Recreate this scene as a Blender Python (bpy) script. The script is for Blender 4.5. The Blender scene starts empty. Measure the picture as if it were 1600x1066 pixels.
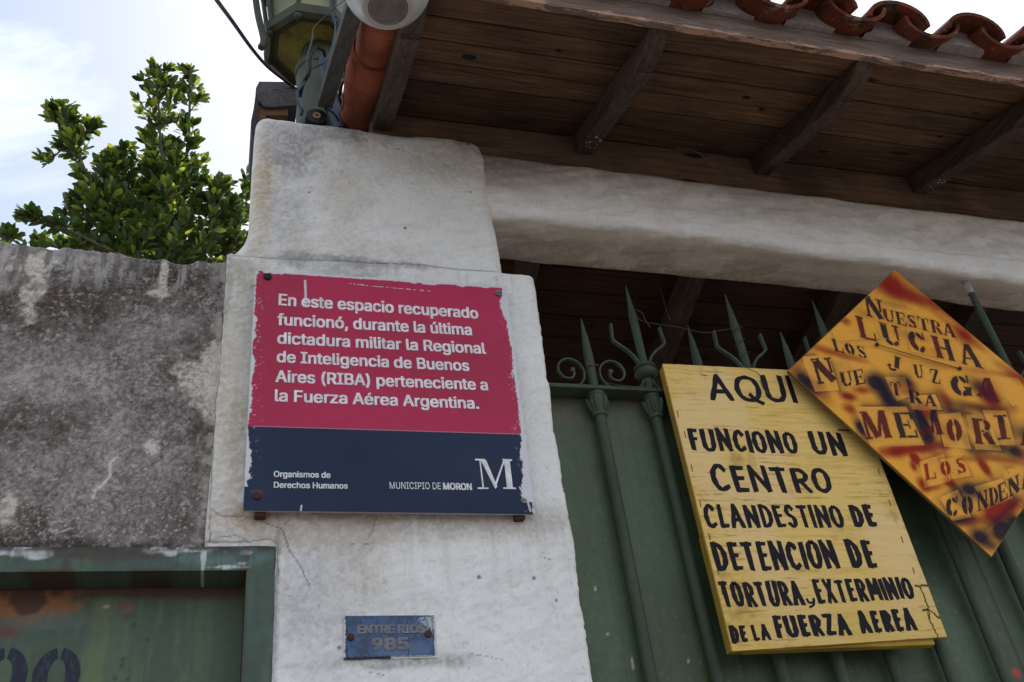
import bpy, bmesh, math, random, os
import numpy as np
from mathutils import Vector, Matrix
random.seed(7)
R = math.radians
sc = bpy.context.scene
col = sc.collection

# ------------------------------------------------------------------ camera
YAW, PITCH, ROLL, FPX = R(19.42), R(34.9), R(-7.99), 1500.0
CAM = Vector((0.0, -2.0, 1.6))
_f = Vector((math.sin(YAW)*math.cos(PITCH), math.cos(YAW)*math.cos(PITCH), math.sin(PITCH)))
_r = Vector((math.cos(YAW), -math.sin(YAW), 0)); _u = _r.cross(_f)
_r2 = math.cos(ROLL)*_r + math.sin(ROLL)*_u
_u2 = -math.sin(ROLL)*_r + math.cos(ROLL)*_u
cd = bpy.data.cameras.new('camera'); cam = bpy.data.objects.new('camera', cd); col.objects.link(cam)
cd.sensor_width = 36; cd.lens = FPX/1600*36; cd.clip_start = .05; cd.clip_end = 3000
cam.matrix_world = Matrix(((_r2.x, _u2.x, -_f.x, CAM.x), (_r2.y, _u2.y, -_f.y, CAM.y), (_r2.z, _u2.z, -_f.z, CAM.z), (0, 0, 0, 1)))
sc.camera = cam

# ------------------------------------------------------------------ light
SUN_AZ, SUN_EL = R(22), R(56)          # azimuth from +Y towards +X: behind the wall
EXPOSURE = 0.48
SKY_STRENGTH = 0.11
w = bpy.data.worlds.new('World'); sc.world = w; w.use_nodes = True
nt = w.node_tree; nt.nodes.clear()
sky = nt.nodes.new('ShaderNodeTexSky'); sky.sky_type = 'NISHITA'; sky.sun_disc = False
sky.sun_elevation = SUN_EL; sky.sun_rotation = SUN_AZ; sky.air_density = 1.0; sky.dust_density = .9; sky.ozone_density = .25
tc = nt.nodes.new('ShaderNodeTexCoord'); mp = nt.nodes.new('ShaderNodeMapping')
mp.inputs['Scale'].default_value = (1.0, 1.0, 2.2); mp.inputs['Rotation'].default_value = (0, 0, R(35))
mp.inputs['Location'].default_value = (1.3, .4, .2)
n1 = nt.nodes.new('ShaderNodeTexNoise'); n1.inputs['Scale'].default_value = 2.1; n1.inputs['Detail'].default_value = 9
n1.inputs['Roughness'].default_value = .55; n1.inputs['Distortion'].default_value = .5
rp = nt.nodes.new('ShaderNodeValToRGB'); rp.color_ramp.elements[0].position = .43; rp.color_ramp.elements[1].position = .63
rp.color_ramp.elements[0].color = (.20, .20, .20, 1)
mx = nt.nodes.new('ShaderNodeMix'); mx.data_type = 'RGBA'
mx.inputs[7].default_value = (10.6, 11.4, 12.4, 1)
bg = nt.nodes.new('ShaderNodeBackground'); bg.inputs['Strength'].default_value = SKY_STRENGTH
wo = nt.nodes.new('ShaderNodeOutputWorld')
L = nt.links.new
L(tc.outputs['Generated'], mp.inputs['Vector']); L(mp.outputs[0], n1.inputs['Vector']); L(n1.outputs[0], rp.inputs[0])
L(rp.outputs[0], mx.inputs[0]); L(sky.outputs[0], mx.inputs[6]); L(mx.outputs[2], bg.inputs[0]); L(bg.outputs[0], wo.inputs[0])
sd = bpy.data.lights.new('sun', 'SUN'); sd.energy = 3.6; sd.angle = R(.53); sd.color = (1, .95, .87)
so = bpy.data.objects.new('sun', sd); col.objects.link(so)
sv = Vector((math.sin(SUN_AZ)*math.cos(SUN_EL), math.cos(SUN_AZ)*math.cos(SUN_EL), math.sin(SUN_EL)))
so.rotation_euler = sv.to_track_quat('Z', 'Y').to_euler(); so.location = sv*20
sc.view_settings.view_transform = 'Standard'; sc.view_settings.look = 'None'
sc.view_settings.exposure = EXPOSURE; sc.view_settings.gamma = 1; sc.view_settings.use_curve_mapping = False

# ------------------------------------------------------------------ helpers
def at(px, py, y=0.0):
    """point of the plane Y=y that the photograph shows at pixel (px, py)"""
    d = _r2*(px-800) - _u2*(py-533) + _f*FPX
    t = (y-CAM.y)/d.y
    return CAM + d*t
def ramp(x, a, b):
    t = np.clip((x-a)/(b-a), 0, 1); return t*t*(3-2*t)
def _hash(ix, iy, s):
    h = (ix.astype(np.int64)*374761393 + iy.astype(np.int64)*668265263 + s*1274126177) & 0xffffffff
    h = ((h ^ (h >> 13))*1274126177) & 0xffffffff
    return ((h ^ (h >> 16)) & 0xffff)/65535.0
def vnoise(x, y, s=0):
    ix, iy = np.floor(x), np.floor(y); fx, fy = x-ix, y-iy
    fx = fx*fx*(3-2*fx); fy = fy*fy*(3-2*fy)
    a, b, c, d = _hash(ix, iy, s), _hash(ix+1, iy, s), _hash(ix, iy+1, s), _hash(ix+1, iy+1, s)
    return (a*(1-fx)+b*fx)*(1-fy) + (c*(1-fx)+d*fx)*fy
def fbm(x, y, sc_, oct_=4, s=0, rough=.5):
    x = x*sc_; y = y*sc_; v = 0; a = 1; t = 0
    for o in range(oct_):
        v = v + a*vnoise(x, y, s+o*17); t += a; a *= rough; x = x*2.03+11.3; y = y*2.03+5.7
    return v/t
def seg_dist(X, Y, pts):
    d = np.full(X.shape, 1e9)
    for (x0, y0), (x1, y1) in zip(pts[:-1], pts[1:]):
        dx, dy = x1-x0, y1-y0; q = dx*dx+dy*dy+1e-12
        t = np.clip(((X-x0)*dx+(Y-y0)*dy)/q, 0, 1)
        d = np.minimum(d, np.hypot(X-x0-t*dx, Y-y0-t*dy))
    return d

def tag(o, label=None, cat=None, group=None, kind=None):
    if label: o['label'] = label
    if cat: o['category'] = cat
    if group: o['group'] = group
    if kind: o['kind'] = kind
    return o
def thing(name, loc, label, cat, group=None):
    o = bpy.data.objects.new(name, None); col.objects.link(o); o.location = loc; o.empty_display_size = .1
    return tag(o, label, cat, group)
def origin(o):
    v = Vector((0, 0, 0))
    while o is not None: v += o.location; o = o.parent
    return v
def obj(name, verts, faces, m, parent=None, smooth=False, paint=None, loc=None):
    """verts in world space"""
    me = bpy.data.meshes.new(name)
    off = origin(parent) if parent else Vector((0, 0, 0))
    base = Vector(loc) if loc is not None else off
    V = np.asarray(verts, dtype=float) - np.array(base)
    me.from_pydata(V.tolist(), [], faces); me.update()
    if paint is not None:
        a = me.color_attributes.new('paint', 'FLOAT_COLOR', 'POINT')
        c = np.ones((len(V), 4), dtype=np.float32); c[:, :paint.shape[1]] = paint
        a.data.foreach_set('color', c.ravel())
    if smooth: me.polygons.foreach_set('use_smooth', [True]*len(me.polygons))
    me.materials.append(m)
    o = bpy.data.objects.new(name, me); col.objects.link(o)
    o.location = base - off if parent else base
    if parent: o.parent = parent
    return o
class MB:
    def __init__(s): s.v = []; s.f = []
    def add(s, vs, fs):
        b = len(s.v); s.v += [tuple(v) for v in vs]; s.f += [tuple(i+b for i in f) for f in fs]; return s
    def box(s, x0, x1, y0, y1, z0, z1, bev=.0, M=None):
        bm = bmesh.new(); bmesh.ops.create_cube(bm, size=1)
        for v in bm.verts: v.co = Vector(((x0+x1)/2+v.co.x*(x1-x0), (y0+y1)/2+v.co.y*(y1-y0), (z0+z1)/2+v.co.z*(z1-z0)))
        if bev: bmesh.ops.bevel(bm, geom=bm.edges[:], offset=bev, segments=2, affect='EDGES', profile=.6)
        if M is not None: bm.transform(M)
        bm.verts.index_update(); s.add([v.co for v in bm.verts], [[v.index for v in f.verts] for f in bm.faces]); bm.free(); return s
    def tube(s, pts, r, n=10, caps=True):
        pts = [Vector(p) for p in pts]; rs = r if isinstance(r, (list, tuple)) else [r]*len(pts)
        up = Vector((.13, .31, .94)); vs = []; fs = []
        prev = None
        for i, p in enumerate(pts):
            t = (pts[min(i+1, len(pts)-1)]-pts[max(i-1, 0)]).normalized()
            if prev is None:
                a = t.cross(up)
                if a.length < 1e-3: a = t.cross(Vector((1, 0, 0)))
            else: a = prev - t*prev.dot(t)
            a.normalize(); prev = a; b = t.cross(a)
            for k in range(n):
                q = 2*math.pi*k/n; vs.append(p + (a*math.cos(q)+b*math.sin(q))*rs[i])
        for i in range(len(pts)-1):
            for k in range(n): fs.append((i*n+k, i*n+(k+1) % n, (i+1)*n+(k+1) % n, (i+1)*n+k))
        if caps: fs.append(tuple(range(n-1, -1, -1))); fs.append(tuple((len(pts)-1)*n+k for k in range(n)))
        return s.add(vs, fs)
    def lathe(s, c, prof, n=24, phase=0.0):
        """prof: (radius, z) list, world z offset from c"""
        vs = []; fs = []; m = len(prof)
        for (r, z) in prof:
            for k in range(n):
                q = 2*math.pi*(k+phase)/n; vs.append((c[0]+r*math.cos(q), c[1]+r*math.sin(q), c[2]+z))
        for i in range(m-1):
            for k in range(n): fs.append((i*n+k, i*n+(k+1) % n, (i+1)*n+(k+1) % n, (i+1)*n+k))
        fs.append(tuple(range(n-1, -1, -1))); fs.append(tuple((m-1)*n+k for k in range(n)))
        return s.add(vs, fs)
    def prism(s, poly, y0, y1):
        """poly: (x,z) list; extruded along Y"""
        n = len(poly)
        vs = [(x, y0, z) for x, z in poly]+[(x, y1, z) for x, z in poly]
        fs = [tuple(range(n)), tuple(range(2*n-1, n-1, -1))]+[(i, i+n, (i+1) % n+n, (i+1) % n) for i in range(n)]
        return s.add(vs, fs)
    def build(s, name, m, parent=None, smooth=False, loc=None):
        o = obj(name, s.v, s.f, m, parent, smooth, loc=loc)
        return o
def smooth_by_angle(o, a=40):
    me = o.data
    me.polygons.foreach_set('use_smooth', [True]*len(me.polygons))
    bm = bmesh.new(); bm.from_mesh(me)
    for e in bm.edges:
        if len(e.link_faces) == 2 and e.calc_face_angle(0) > R(a): e.smooth = False
    bm.to_mesh(me); bm.free(); return o
def grid_faces(nu, nv, flip=False):
    i = np.arange(nu-1)[:, None]; j = np.arange(nv-1)[None, :]
    a = (i*nv+j).ravel(); f = np.stack([a, a+nv, a+nv+1, a+1], 1)
    if flip: f = f[:, ::-1]
    return f.tolist()

# ------------------------------------------------------------------ materials
def newmat(name):
    m = bpy.data.materials.new(name); m.use_nodes = True
    n = m.node_tree; b = n.nodes['Principled BSDF']; return m, n, b
def _noise(n, scale, detail=5, rough=.55, vec=None, dist=0):
    t = n.nodes.new('ShaderNodeTexNoise'); t.inputs['Scale'].default_value = scale
    t.inputs['Detail'].default_value = detail; t.inputs['Roughness'].default_value = rough; t.inputs['Distortion'].default_value = dist
    if vec is not None: n.links.new(vec, t.inputs['Vector'])
    return t
def _vec(n, scale=(1, 1, 1), kind='Object', rand=False):
    t = n.nodes.new('ShaderNodeTexCoord'); mpn = n.nodes.new('ShaderNodeMapping'); mpn.inputs['Scale'].default_value = scale
    n.links.new(t.outputs[kind], mpn.inputs['Vector'])
    if rand:
        oi = n.nodes.new('ShaderNodeObjectInfo'); ml = n.nodes.new('ShaderNodeMath'); ml.operation = 'MULTIPLY'; ml.inputs[1].default_value = 37
        n.links.new(oi.outputs['Random'], ml.inputs[0]); cb = n.nodes.new('ShaderNodeCombineXYZ')
        for k in range(3): n.links.new(ml.outputs[0], cb.inputs[k])
        n.links.new(cb.outputs[0], mpn.inputs['Location'])
    return mpn.outputs[0]
def _ramp(n, src, stops):
    r = n.nodes.new('ShaderNodeValToRGB'); e = r.color_ramp.elements
    while len(e) < len(stops): e.new(.5)
    for k, (p, c) in enumerate(stops):
        e[k].position = p; e[k].color = (c, c, c, 1) if isinstance(c, (int, float)) else (*c, 1)
    n.links.new(src, r.inputs[0]); return r.outputs[0]
def _mix(n, fac, a, b, mode='MIX'):
    m = n.nodes.new('ShaderNodeMix'); m.data_type = 'RGBA'; m.blend_type = mode
    for s, v in ((0, fac), (6, a), (7, b)):
        if isinstance(v, (int, float)): m.inputs[s].default_value = v
        elif isinstance(v, tuple): m.inputs[s].default_value = (*v, 1)
        else: n.links.new(v, m.inputs[s])
    return m.outputs[2]
def _bump(n, b, h, strength, dist):
    bp = n.nodes.new('ShaderNodeBump'); bp.inputs['Strength'].default_value = strength; bp.inputs['Distance'].default_value = dist
    n.links.new(h, bp.inputs['Height']); n.links.new(bp.outputs[0], b.inputs['Normal']); return bp

def mat_plaster(name, spk=.25, bump=.35, grain=70):
    """painted colour comes from the mesh; nodes add speckle, pores and relief"""
    m, n, b = newmat(name)
    at_ = n.nodes.new('ShaderNodeAttribute'); at_.attribute_name = 'paint'
    v = _vec(n)
    s1 = _noise(n, grain, 6, .65, v); s2 = _noise(n, grain*4.5, 3, .6, v); s3 = _noise(n, 9, 4, .6, v)
    c = _mix(n, spk, at_.outputs['Color'], _ramp(n, s1.outputs[0], [(.3, .35), (.5, .5), (.72, .72)]), 'OVERLAY')
    c = _mix(n, spk*.8, c, _ramp(n, s2.outputs[0], [(.3, .3), (.5, .5), (.7, .7)]), 'OVERLAY')
    pits = _ramp(n, _noise(n, grain*1.7, 2, .5, v).outputs[0], [(.69, 0), (.76, 1)])
    fp = n.nodes.new('ShaderNodeMath'); fp.operation = 'MULTIPLY'; fp.inputs[1].default_value = spk*1.6; n.links.new(pits, fp.inputs[0])
    c = _mix(n, fp.outputs[0], c, (.16, .14, .12))
    n.links.new(c, b.inputs['Base Color']); b.inputs['Roughness'].default_value = .92; b.inputs['Specular IOR Level'].default_value = .2
    h = _mix(n, .5, s1.outputs[0], s2.outputs[0]); h = _mix(n, .45, h, s3.outputs[0])
    _bump(n, b, h, bump, .012); return m
def mat_paint(name, color, rough=.5, var=.25, dirt=(.05, .045, .04), dirt_amt=.35, scale=6, streak=(1, 1, .25), bump=.15, spec=.4, rust=0.0, lichen=0.0):
    m, n, b = newmat(name); v = _vec(n, streak, rand=True)
    a = _noise(n, scale, 6, .6, v); f = _noise(n, scale*14, 4, .6, v)
    dk = tuple(x*(1-var) for x in color); lt = tuple(min(1, x*(1+var)) for x in color)
    c = _ramp(n, a.outputs[0], [(.3, dk), (.5, color), (.7, lt)])
    d = _ramp(n, f.outputs[0], [(.5, 0), (.75, dirt_amt)])
    c = _mix(n, d, c, dirt)
    if rust:
        rr = _ramp(n, _noise(n, scale*2.3, 8, .7, _vec(n, rand=True), 1).outputs[0], [(.62-rust*.3, 0), (.66-rust*.3, 1)])
        c = _mix(n, rr, c, (.10, .035, .015))
    if lichen:
        lc = _ramp(n, _noise(n, 17, 8, .72, _vec(n, rand=True), .6).outputs[0], [(.56, 0), (.63, lichen)]); c = _mix(n, lc, c, (.20, .17, .14))
        lc = _ramp(n, _noise(n, 9, 8, .7, _vec(n, (1.3, 1, 1), rand=True), .8).outputs[0], [(.54, 0), (.64, lichen)]); c = _mix(n, lc, c, (.03, .022, .018))
    n.links.new(c, b.inputs['Base Color']); b.inputs['Roughness'].default_value = rough; b.inputs['Specular IOR Level'].default_value = spec
    h = _mix(n, .5, a.outputs[0], f.outputs[0]); _bump(n, b, h, bump, .004); return m
def mat_wood(name, axis, dark, mid, light, grain=1.0, peel=None, knots=True, rough=.75, bump=.4):
    m, n, b = newmat(name)
    s = {'x': (1.6, 26, 26), 'y': (26, 1.6, 26), 'z': (26, 26, 1.6)}[axis]
    v = _vec(n, tuple(k*grain for k in s), rand=True)
    g = _noise(n, 3.0, 8, .62, v, .8); big = _noise(n, 3.2, 4, .55, _vec(n, rand=True))
    c = _ramp(n, g.outputs[0], [(.28, dark), (.48, mid), (.72, light)])
    c = _mix(n, .8, c, _ramp(n, big.outputs[0], [(.32, .24), (.5, .5), (.68, .72)]), 'OVERLAY')
    if knots:
        ks = {'x': (2.6, 9, 9), 'y': (9, 2.6, 9), 'z': (9, 9, 2.6)}[axis]
        vo = n.nodes.new('ShaderNodeTexVoronoi'); vo.inputs['Scale'].default_value = 1.0; n.links.new(_vec(n, ks, rand=True), vo.inputs['Vector'])
        kk = _ramp(n, vo.outputs['Distance'], [(.07, 1), (.13, 0)])
        c = _mix(n, kk, c, tuple(x*.3 for x in dark))
    if peel:
        pv = {'x': (3, 14, 14), 'y': (14, 3, 14), 'z': (14, 14, 3)}[axis]
        pn = _ramp(n, _noise(n, 2.2, 10, .72, _vec(n, pv), .4).outputs[0], [(.56, 0), (.6, 1)])
        c = _mix(n, pn, c, peel)
    oi = n.nodes.new('ShaderNodeObjectInfo'); c = _mix(n, .6, c, _ramp(n, oi.outputs['Random'], [(0, .30), (1, .64)]), 'OVERLAY')
    n.links.new(c, b.inputs['Base Color']); b.inputs['Roughness'].default_value = rough; b.inputs['Specular IOR Level'].default_value = .3
    _bump(n, b, g.outputs[0], bump, .003); return m
def mat_plain(name, color, rough=.6, spec=.3, metal=0.0):
    m, n, b = newmat(name)
    c = _ramp(n, _noise(n, 45, 5, .6, _vec(n)).outputs[0], [(.3, tuple(x*.75 for x in color)), (.7, tuple(min(1, x*1.2) for x in color))])
    n.links.new(c, b.inputs['Base Color']); b.inputs['Roughness'].default_value = rough; b.inputs['Specular IOR Level'].default_value = spec; b.inputs['Metallic'].default_value = metal
    return m
def mat_vpaint(name, rough=.5, grain=0.0, gaxis=(3, 40, 3), spec=.4, bump=.1, gs=6):
    m, n, b = newmat(name)
    a = n.nodes.new('ShaderNodeAttribute'); a.attribute_name = 'paint'; c = a.outputs['Color']
    g = _noise(n, gs, 8, .6, _vec(n, gaxis), .4)
    if grain: c = _mix(n, grain, c, _ramp(n, g.outputs[0], [(.3, .3), (.5, .5), (.7, .68)]), 'OVERLAY')
    n.links.new(c, b.inputs['Base Color']); b.inputs['Roughness'].default_value = rough; b.inputs['Specular IOR Level'].default_value = spec
    _bump(n, b, g.outputs[0], bump, .002); return m

M_PLASTER = mat_plaster('white_plaster', .22, .35, 75)
M_OLDWALL = mat_plaster('weathered_render', .28, .5, 80)
M_BEAM = mat_plaster('beam_plaster', .25, .45, 60)
M_GREEN = mat_paint('green_sheet_paint', (.050, .080, .042), .6, .35, dirt=(.12, .05, .03), dirt_amt=.2, scale=3, spec=.15)
M_BAR = mat_paint('green_iron_paint', (.052, .073, .046), .6, .35, dirt=(.04, .035, .028), dirt_amt=.6, scale=9, bump=.35, spec=.2)
M_DOOR = mat_paint('door_green_paint', (.10, .15, .105), .5, .3, dirt=(.03, .03, .025), dirt_amt=.4, scale=5, bump=.25)
M_PLANK = mat_wood('soffit_plank_wood', 'x', (.028, .014, .009), (.080, .042, .022), (.16, .085, .045))
M_PLATE = mat_wood('wall_plate_wood', 'x', (.10, .055, .035), (.20, .12, .075), (.3, .19, .12))
M_RAFT = mat_wood('rafter_wood', 'y', (.022, .014, .011), (.05, .032, .024), (.09, .06, .045), peel=None, knots=False)
M_INNER = mat_wood('inner_plank_wood', 'x', (.022, .009, .006), (.045, .019, .011), (.075, .034, .02))
M_FASCIA = mat_wood('fascia_wood', 'x', (.09, .07, .058), (.18, .135, .11), (.30, .22, .18), peel=(.5, .30, .21), knots=False)
M_TILE = mat_paint('clay_tile', (.13, .032, .016), .92, .55, dirt=(.04, .03, .028), dirt_amt=.75, scale=9, streak=(1, 1, 1), bump=.5, spec=.15, lichen=.8)
M_VTILE = mat_paint('verge_clay_tile', (.27, .075, .038), .88, .4, dirt=(.2, .07, .04), dirt_amt=.4, scale=9, streak=(1, 1, 1), bump=.4, spec=.15, lichen=.35)
M_MORTAR = mat_plain('old_mortar', (.27, .22, .21), .95, .1)
M_BLACK = mat_plain('black_enamel', (.010, .010, .013), .5, .2)
M_RUST = mat_plain('rusty_iron', (.07, .03, .018), .8, .2)
M_STEEL = mat_plain('dull_steel', (.2, .19, .17), .4, .5, .8)
M_CABLE = mat_plain('cable_rubber', (.012, .012, .014), .6, .2)
M_WIRE = mat_plain('thin_wire', (.10, .07, .06), .5, .4, .5)
M_LETTER = mat_plain('letter_white', (.72, .68, .70), .5, .3)
M_PRINTW = mat_plain('print_white', (.68, .67, .68), .5, .3)
M_LANT = mat_paint('lantern_green', (.14, .145, .025), .6, .5, dirt=(.06, .03, .015), dirt_amt=.6, scale=7, streak=(1, 1, 1), bump=.25, rust=.15)
M_LFRAME = mat_paint('lantern_frame_green', (.035, .038, .018), .65, .4, dirt=(.03, .02, .015), dirt_amt=.6, scale=12, streak=(1, 1, 1), bump=.3)
M_BLUEPIPE = mat_plain('bluish_metal', (.045, .06, .095), .6, .3)
M_DARKWOOD = mat_wood('weathered_dark_wood', 'y', (.03, .027, .026), (.06, .055, .052), (.1, .09, .085), knots=False)
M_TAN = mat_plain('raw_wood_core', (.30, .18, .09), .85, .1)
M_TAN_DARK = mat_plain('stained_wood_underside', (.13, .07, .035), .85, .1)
M_MEMB = mat_plain('bitumen_membrane', (.03, .032, .04), .75, .2)

# ------------------------------------------------------------------ ground and street (below the frame; lights the eaves)
def sheet(name, x0, x1, y0, y1, z, m):
    o = obj(name, [(x0, y0, z), (x1, y0, z), (x1, y1, z), (x0, y1, z)], [(0, 1, 2, 3)], m); o['kind'] = 'structure'; return o
M_GROUND = mat_plain('dusty_ground', (.16, .13, .10), .95, .1)
M_ROAD = mat_plain('asphalt', (.055, .055, .056), .9, .2)
M_PAVE = mat_plain('pavement_concrete', (.36, .32, .27), .9, .2)
sheet('ground', -600, 600, -600, 600, -.15, M_GROUND)
sheet('road', -300, 300, -10.5, -3.4, -.146, M_ROAD)
MB().box(-60, 60, -3.25, .6, -.15, 0, 0).build('pavement', M_PAVE)['kind'] = 'structure'
MB().box(-60, 60, -3.4, -3.251, -.15, .004, .01).build('kerb', M_MORTAR)['kind'] = 'structure'
MB().box(-60, 60, -13.5, -10.5, -.15, 0, .01).build('far_pavement', M_PAVE)['kind'] = 'structure'

# ------------------------------------------------------------------ plaster walls
def mb_m(px, py, y=0):
    p = at(px, py, y); return (p.x, p.z)
S0 = .00172                                  # metres per photo pixel on the wall face
def blob(X, Z, px, py, rx, ry, s=0, rag=.5, soft=.35, y=0, sc_=14):
    cx, cz = mb_m(px, py, y)
    d = np.hypot((X-cx)/(rx*S0), (Z-cz)/(ry*S0)) + (fbm(X, Z, sc_, 5, s+3, .62)-.5)*2*rag
    return 1-ramp(d, 1-soft, 1+soft)
def line(X, Z, pts, wid, y=0, wob=.004, s=0):
    P = [mb_m(*p, y) for p in pts]
    xx = X+(fbm(X, Z, 30, 4, s+5, .7)-.5)*wob*2; zz = Z+(fbm(X, Z, 30, 4, s+9, .7)-.5)*wob*2
    return 1-ramp(seg_dist(xx, zz, P), wid*.5, wid*1.4)
def lerp(c, col_, f):
    return c*(1-f[..., None]) + np.array(col_)*f[..., None]

# --- weathered wall left of the pillar
WX0, WX1 = -2.6, -.044
def wall_paint(X, Z):
    big = fbm(X, Z, 4.5, 5, 1, .55); mid = fbm(X, Z, 16, 6, 2, .6); fine = fbm(X, Z, 90, 5, 3, .7)
    st = fbm(X*3.0, Z*.7, 10, 5, 4, .6)
    c = np.zeros(X.shape+(3,)) + np.array((.20, .178, .170))
    c = lerp(c, (.27, .25, .25), ramp(big*.6+mid*.4, .44, .60)*.9)
    c = lerp(c, (.33, .315, .315), ramp(fbm(X*1.6, Z*.8, 5, 6, 14, .6), .50, .64)*.8)
    c = lerp(c, (.13, .115, .108), ramp(fbm(X*2.2, Z*.8, 4.5, 6, 15, .6), .52, .66)*.7)
    c = lerp(c, (.31, .29, .285), ramp(st*.6+fine*.4, .50, .72)*.3)
    for (px, py, rx, ry, k) in [(160, 450, 60, 35, .9), (75, 490, 55, 30, .8), (255, 440, 40, 40, .9), (325, 450, 35, 55, .85), (65, 420, 28, 16, .6),
                                (265, 590, 55, 60, .75), (300, 640, 45, 50, .75), (180, 540, 40, 70, .55), (30, 540, 60, 30, .5), (150, 700, 50, 60, .5), (20, 690, 40, 60, .6),
                                (10, 830, 60, 30, .9), (120, 800, 90, 35, .5), (280, 760, 60, 60, .55), (60, 650, 50, 25, .5), (350, 700, 20, 120, .35)]:
        c = lerp(c, (.044, .033, .027), blob(X, Z, px, py, rx*1.3, ry*1.3, px, 1.1, .6, sc_=26)*min(1, k*1.25)*(.50+.50*ramp(fbm(X, Z, 150, 4, 19, .75), .40, .58)))
    for (px, py, rx, ry, k) in [(100, 560, 90, 45, .6), (215, 660, 55, 80, .6), (40, 600, 60, 30, .5), (60, 760, 80, 45, .5), (250, 500, 55, 35, .5), (230, 760, 40, 50, .4), (330, 400, 30, 20, .5), (170, 410, 30, 24, .7), (120, 405, 18, 30, .6)]:
        c = lerp(c, (.42, .405, .405), blob(X, Z, px, py, rx*1.25, ry*1.25, px+50, 1.0, .65, sc_=24)*min(1, k*1.0)*(.15+.40*ramp(fbm(X, Z, 170, 4, 13, .7), .40, .62)))
    # bare pale patches and drips
    for (px, py, rx, ry) in [(52, 450, 13, 46), (40, 410, 20, 16), (70, 405, 16, 12), (256, 430, 5, 34), (250, 458, 14, 5), (322, 588, 32, 24), (335, 620, 26, 26), (340, 560, 20, 22), (8, 790, 10, 20), (280, 395, 12, 10), (235, 700, 8, 12)]:
        c = lerp(c, (.48, .455, .42), blob(X, Z, px, py, rx*1.1, ry*1.1, px+9, .95, .35, sc_=34)*(.45+.45*ramp(fine, .42, .56)))
    c = lerp(c, (.5, .48, .45), line(X, Z, [(181, 712), (172, 720), (172, 742), (160, 755), (148, 765), (143, 775)], .0035)*.85)
    c = lerp(c, (.42, .4, .38), ramp(fine, .62, .68)*.45)
    c = lerp(c, (.06, .05, .045), ramp(fbm(X, Z, 130, 4, 8, .7), .6, .68)*.5)
    c = c*np.array((1.24, 1.17, 1.12))
    dr = fbm(X*6, Z*.9, 8, 5, 23, .6); tm = np.clip(1-(3.30-Z)/.16, 0, 1)
    c = lerp(c, (.42, .40, .385), ramp(dr, .53, .62)*ramp(tm, .05, .45)*(1-.6*ramp(tm, .86, 1))*.55)
    c = lerp(c, (.07, .06, .055), ramp(fbm(X*7, Z*.8, 8, 5, 24, .6), .56, .64)*ramp(tm, 0, .4)*.6)
    sp_ = fbm(X, Z, 210, 3, 26, .8); c = lerp(c, (.05, .042, .038), ramp(sp_, .62, .70)*ramp(mid, .42, .60)*.3)
    c = lerp(c, (.50, .48, .45), ramp(fbm(X, Z, 190, 3, 27, .8), .68, .72)*(.10+.75*ramp(-Z, -2.75, -2.5))*.85)
    top = ramp(Z, 3.235, 3.30); c = lerp(c, (.16, .15, .155), top*.5*ramp(mid, .35, .6))
    c = lerp(c, (.04, .033, .03), ramp(-Z, -2.515, -2.488)*ramp(fine, .42, .52)*.9)
    # pale smear from pillar paint onto wall by the seam
    c = lerp(c, (.40, .37, .33), ramp(X, -.075, -.05)*ramp(fbm(X, Z, 40, 4, 12, .6), .42, .56)*.6)
    return c
def wall_top(X): return 3.290 + .016*np.clip((-.15-X)/.4, 0, 1.3) + .012*ramp(X, -.16, -.06) + .014*(fbm(X, X*0, 6, 4, 31)-.5)*2 + .012*(fbm(X, X*0, 35, 3, 32)-.5)*2
def wall_part(name, x0, x1, z0, z1, stepx, stepz, parent, is_top):
    nu = int((x1-x0)/stepx)+2; nv = int((z1-z0)/stepz)+2
    xs = np.linspace(x0, x1, nu); zs = np.linspace(0, 1, nv)
    X, T = np.meshgrid(xs, zs, indexing='ij')
    top = wall_top(X) if is_top else np.full(X.shape, z1)
    Z = z0+(top-z0)*T
    Y = .007 - .008*(fbm(X, Z, 5, 4, 21)-.5)*2 - .003*(fbm(X, Z, 40, 4, 22)-.5)*2
    if is_top: Y += .02*ramp(Z-top, -.022, .0)**2
    verts = np.stack([X, Y, Z], -1).reshape(-1, 3); pc = wall_paint(X, Z).reshape(-1, 3)
    F = grid_faces(nu, nv)
    # back face ring
    n0 = len(verts); yb = .22
    back = np.stack([X[:, [0, -1]], np.full((nu, 2), yb), Z[:, [0, -1]]], -1).reshape(-1, 3)
    verts = np.concatenate([verts, back]); pc = np.concatenate([pc, wall_paint(X[:, [0, -1]], Z[:, [0, -1]]).reshape(-1, 3)])
    for i in range(nu-1):
        a, b = n0+2*i, n0+2*i+2
        F.append((a, a+1, b+1, b)); F.append((i*nv+nv-1, (i+1)*nv+nv-1, b+1, a+1)); F.append((i*nv, a, b, (i+1)*nv))
    F.append(tuple([j for j in range(nv)]+[n0+1, n0])); e = (nu-1)*nv
    F.append(tuple([e+j for j in range(nv-1, -1, -1)]+[n0+2*nu-2, n0+2*nu-1]))
    o = obj(name, verts, F, M_OLDWALL, parent, paint=pc); smooth_by_angle(o, 50); return o
wall = thing('boundary_wall', (-.9, .1, 0), 'grey mould-stained rendered wall left of the white pillar, above the green door', 'wall')
wall_part('wall_face', -.62, WX1, 2.486, 3.29, .0026, .0026, wall, True)
wall_part('wall_face', -2.6, -.6205, 2.486, 3.29, .012, .008, wall, True)
wall_part('wall_face', -2.6, -.9, 0, 2.4855, .03, .03, wall, False)

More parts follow.
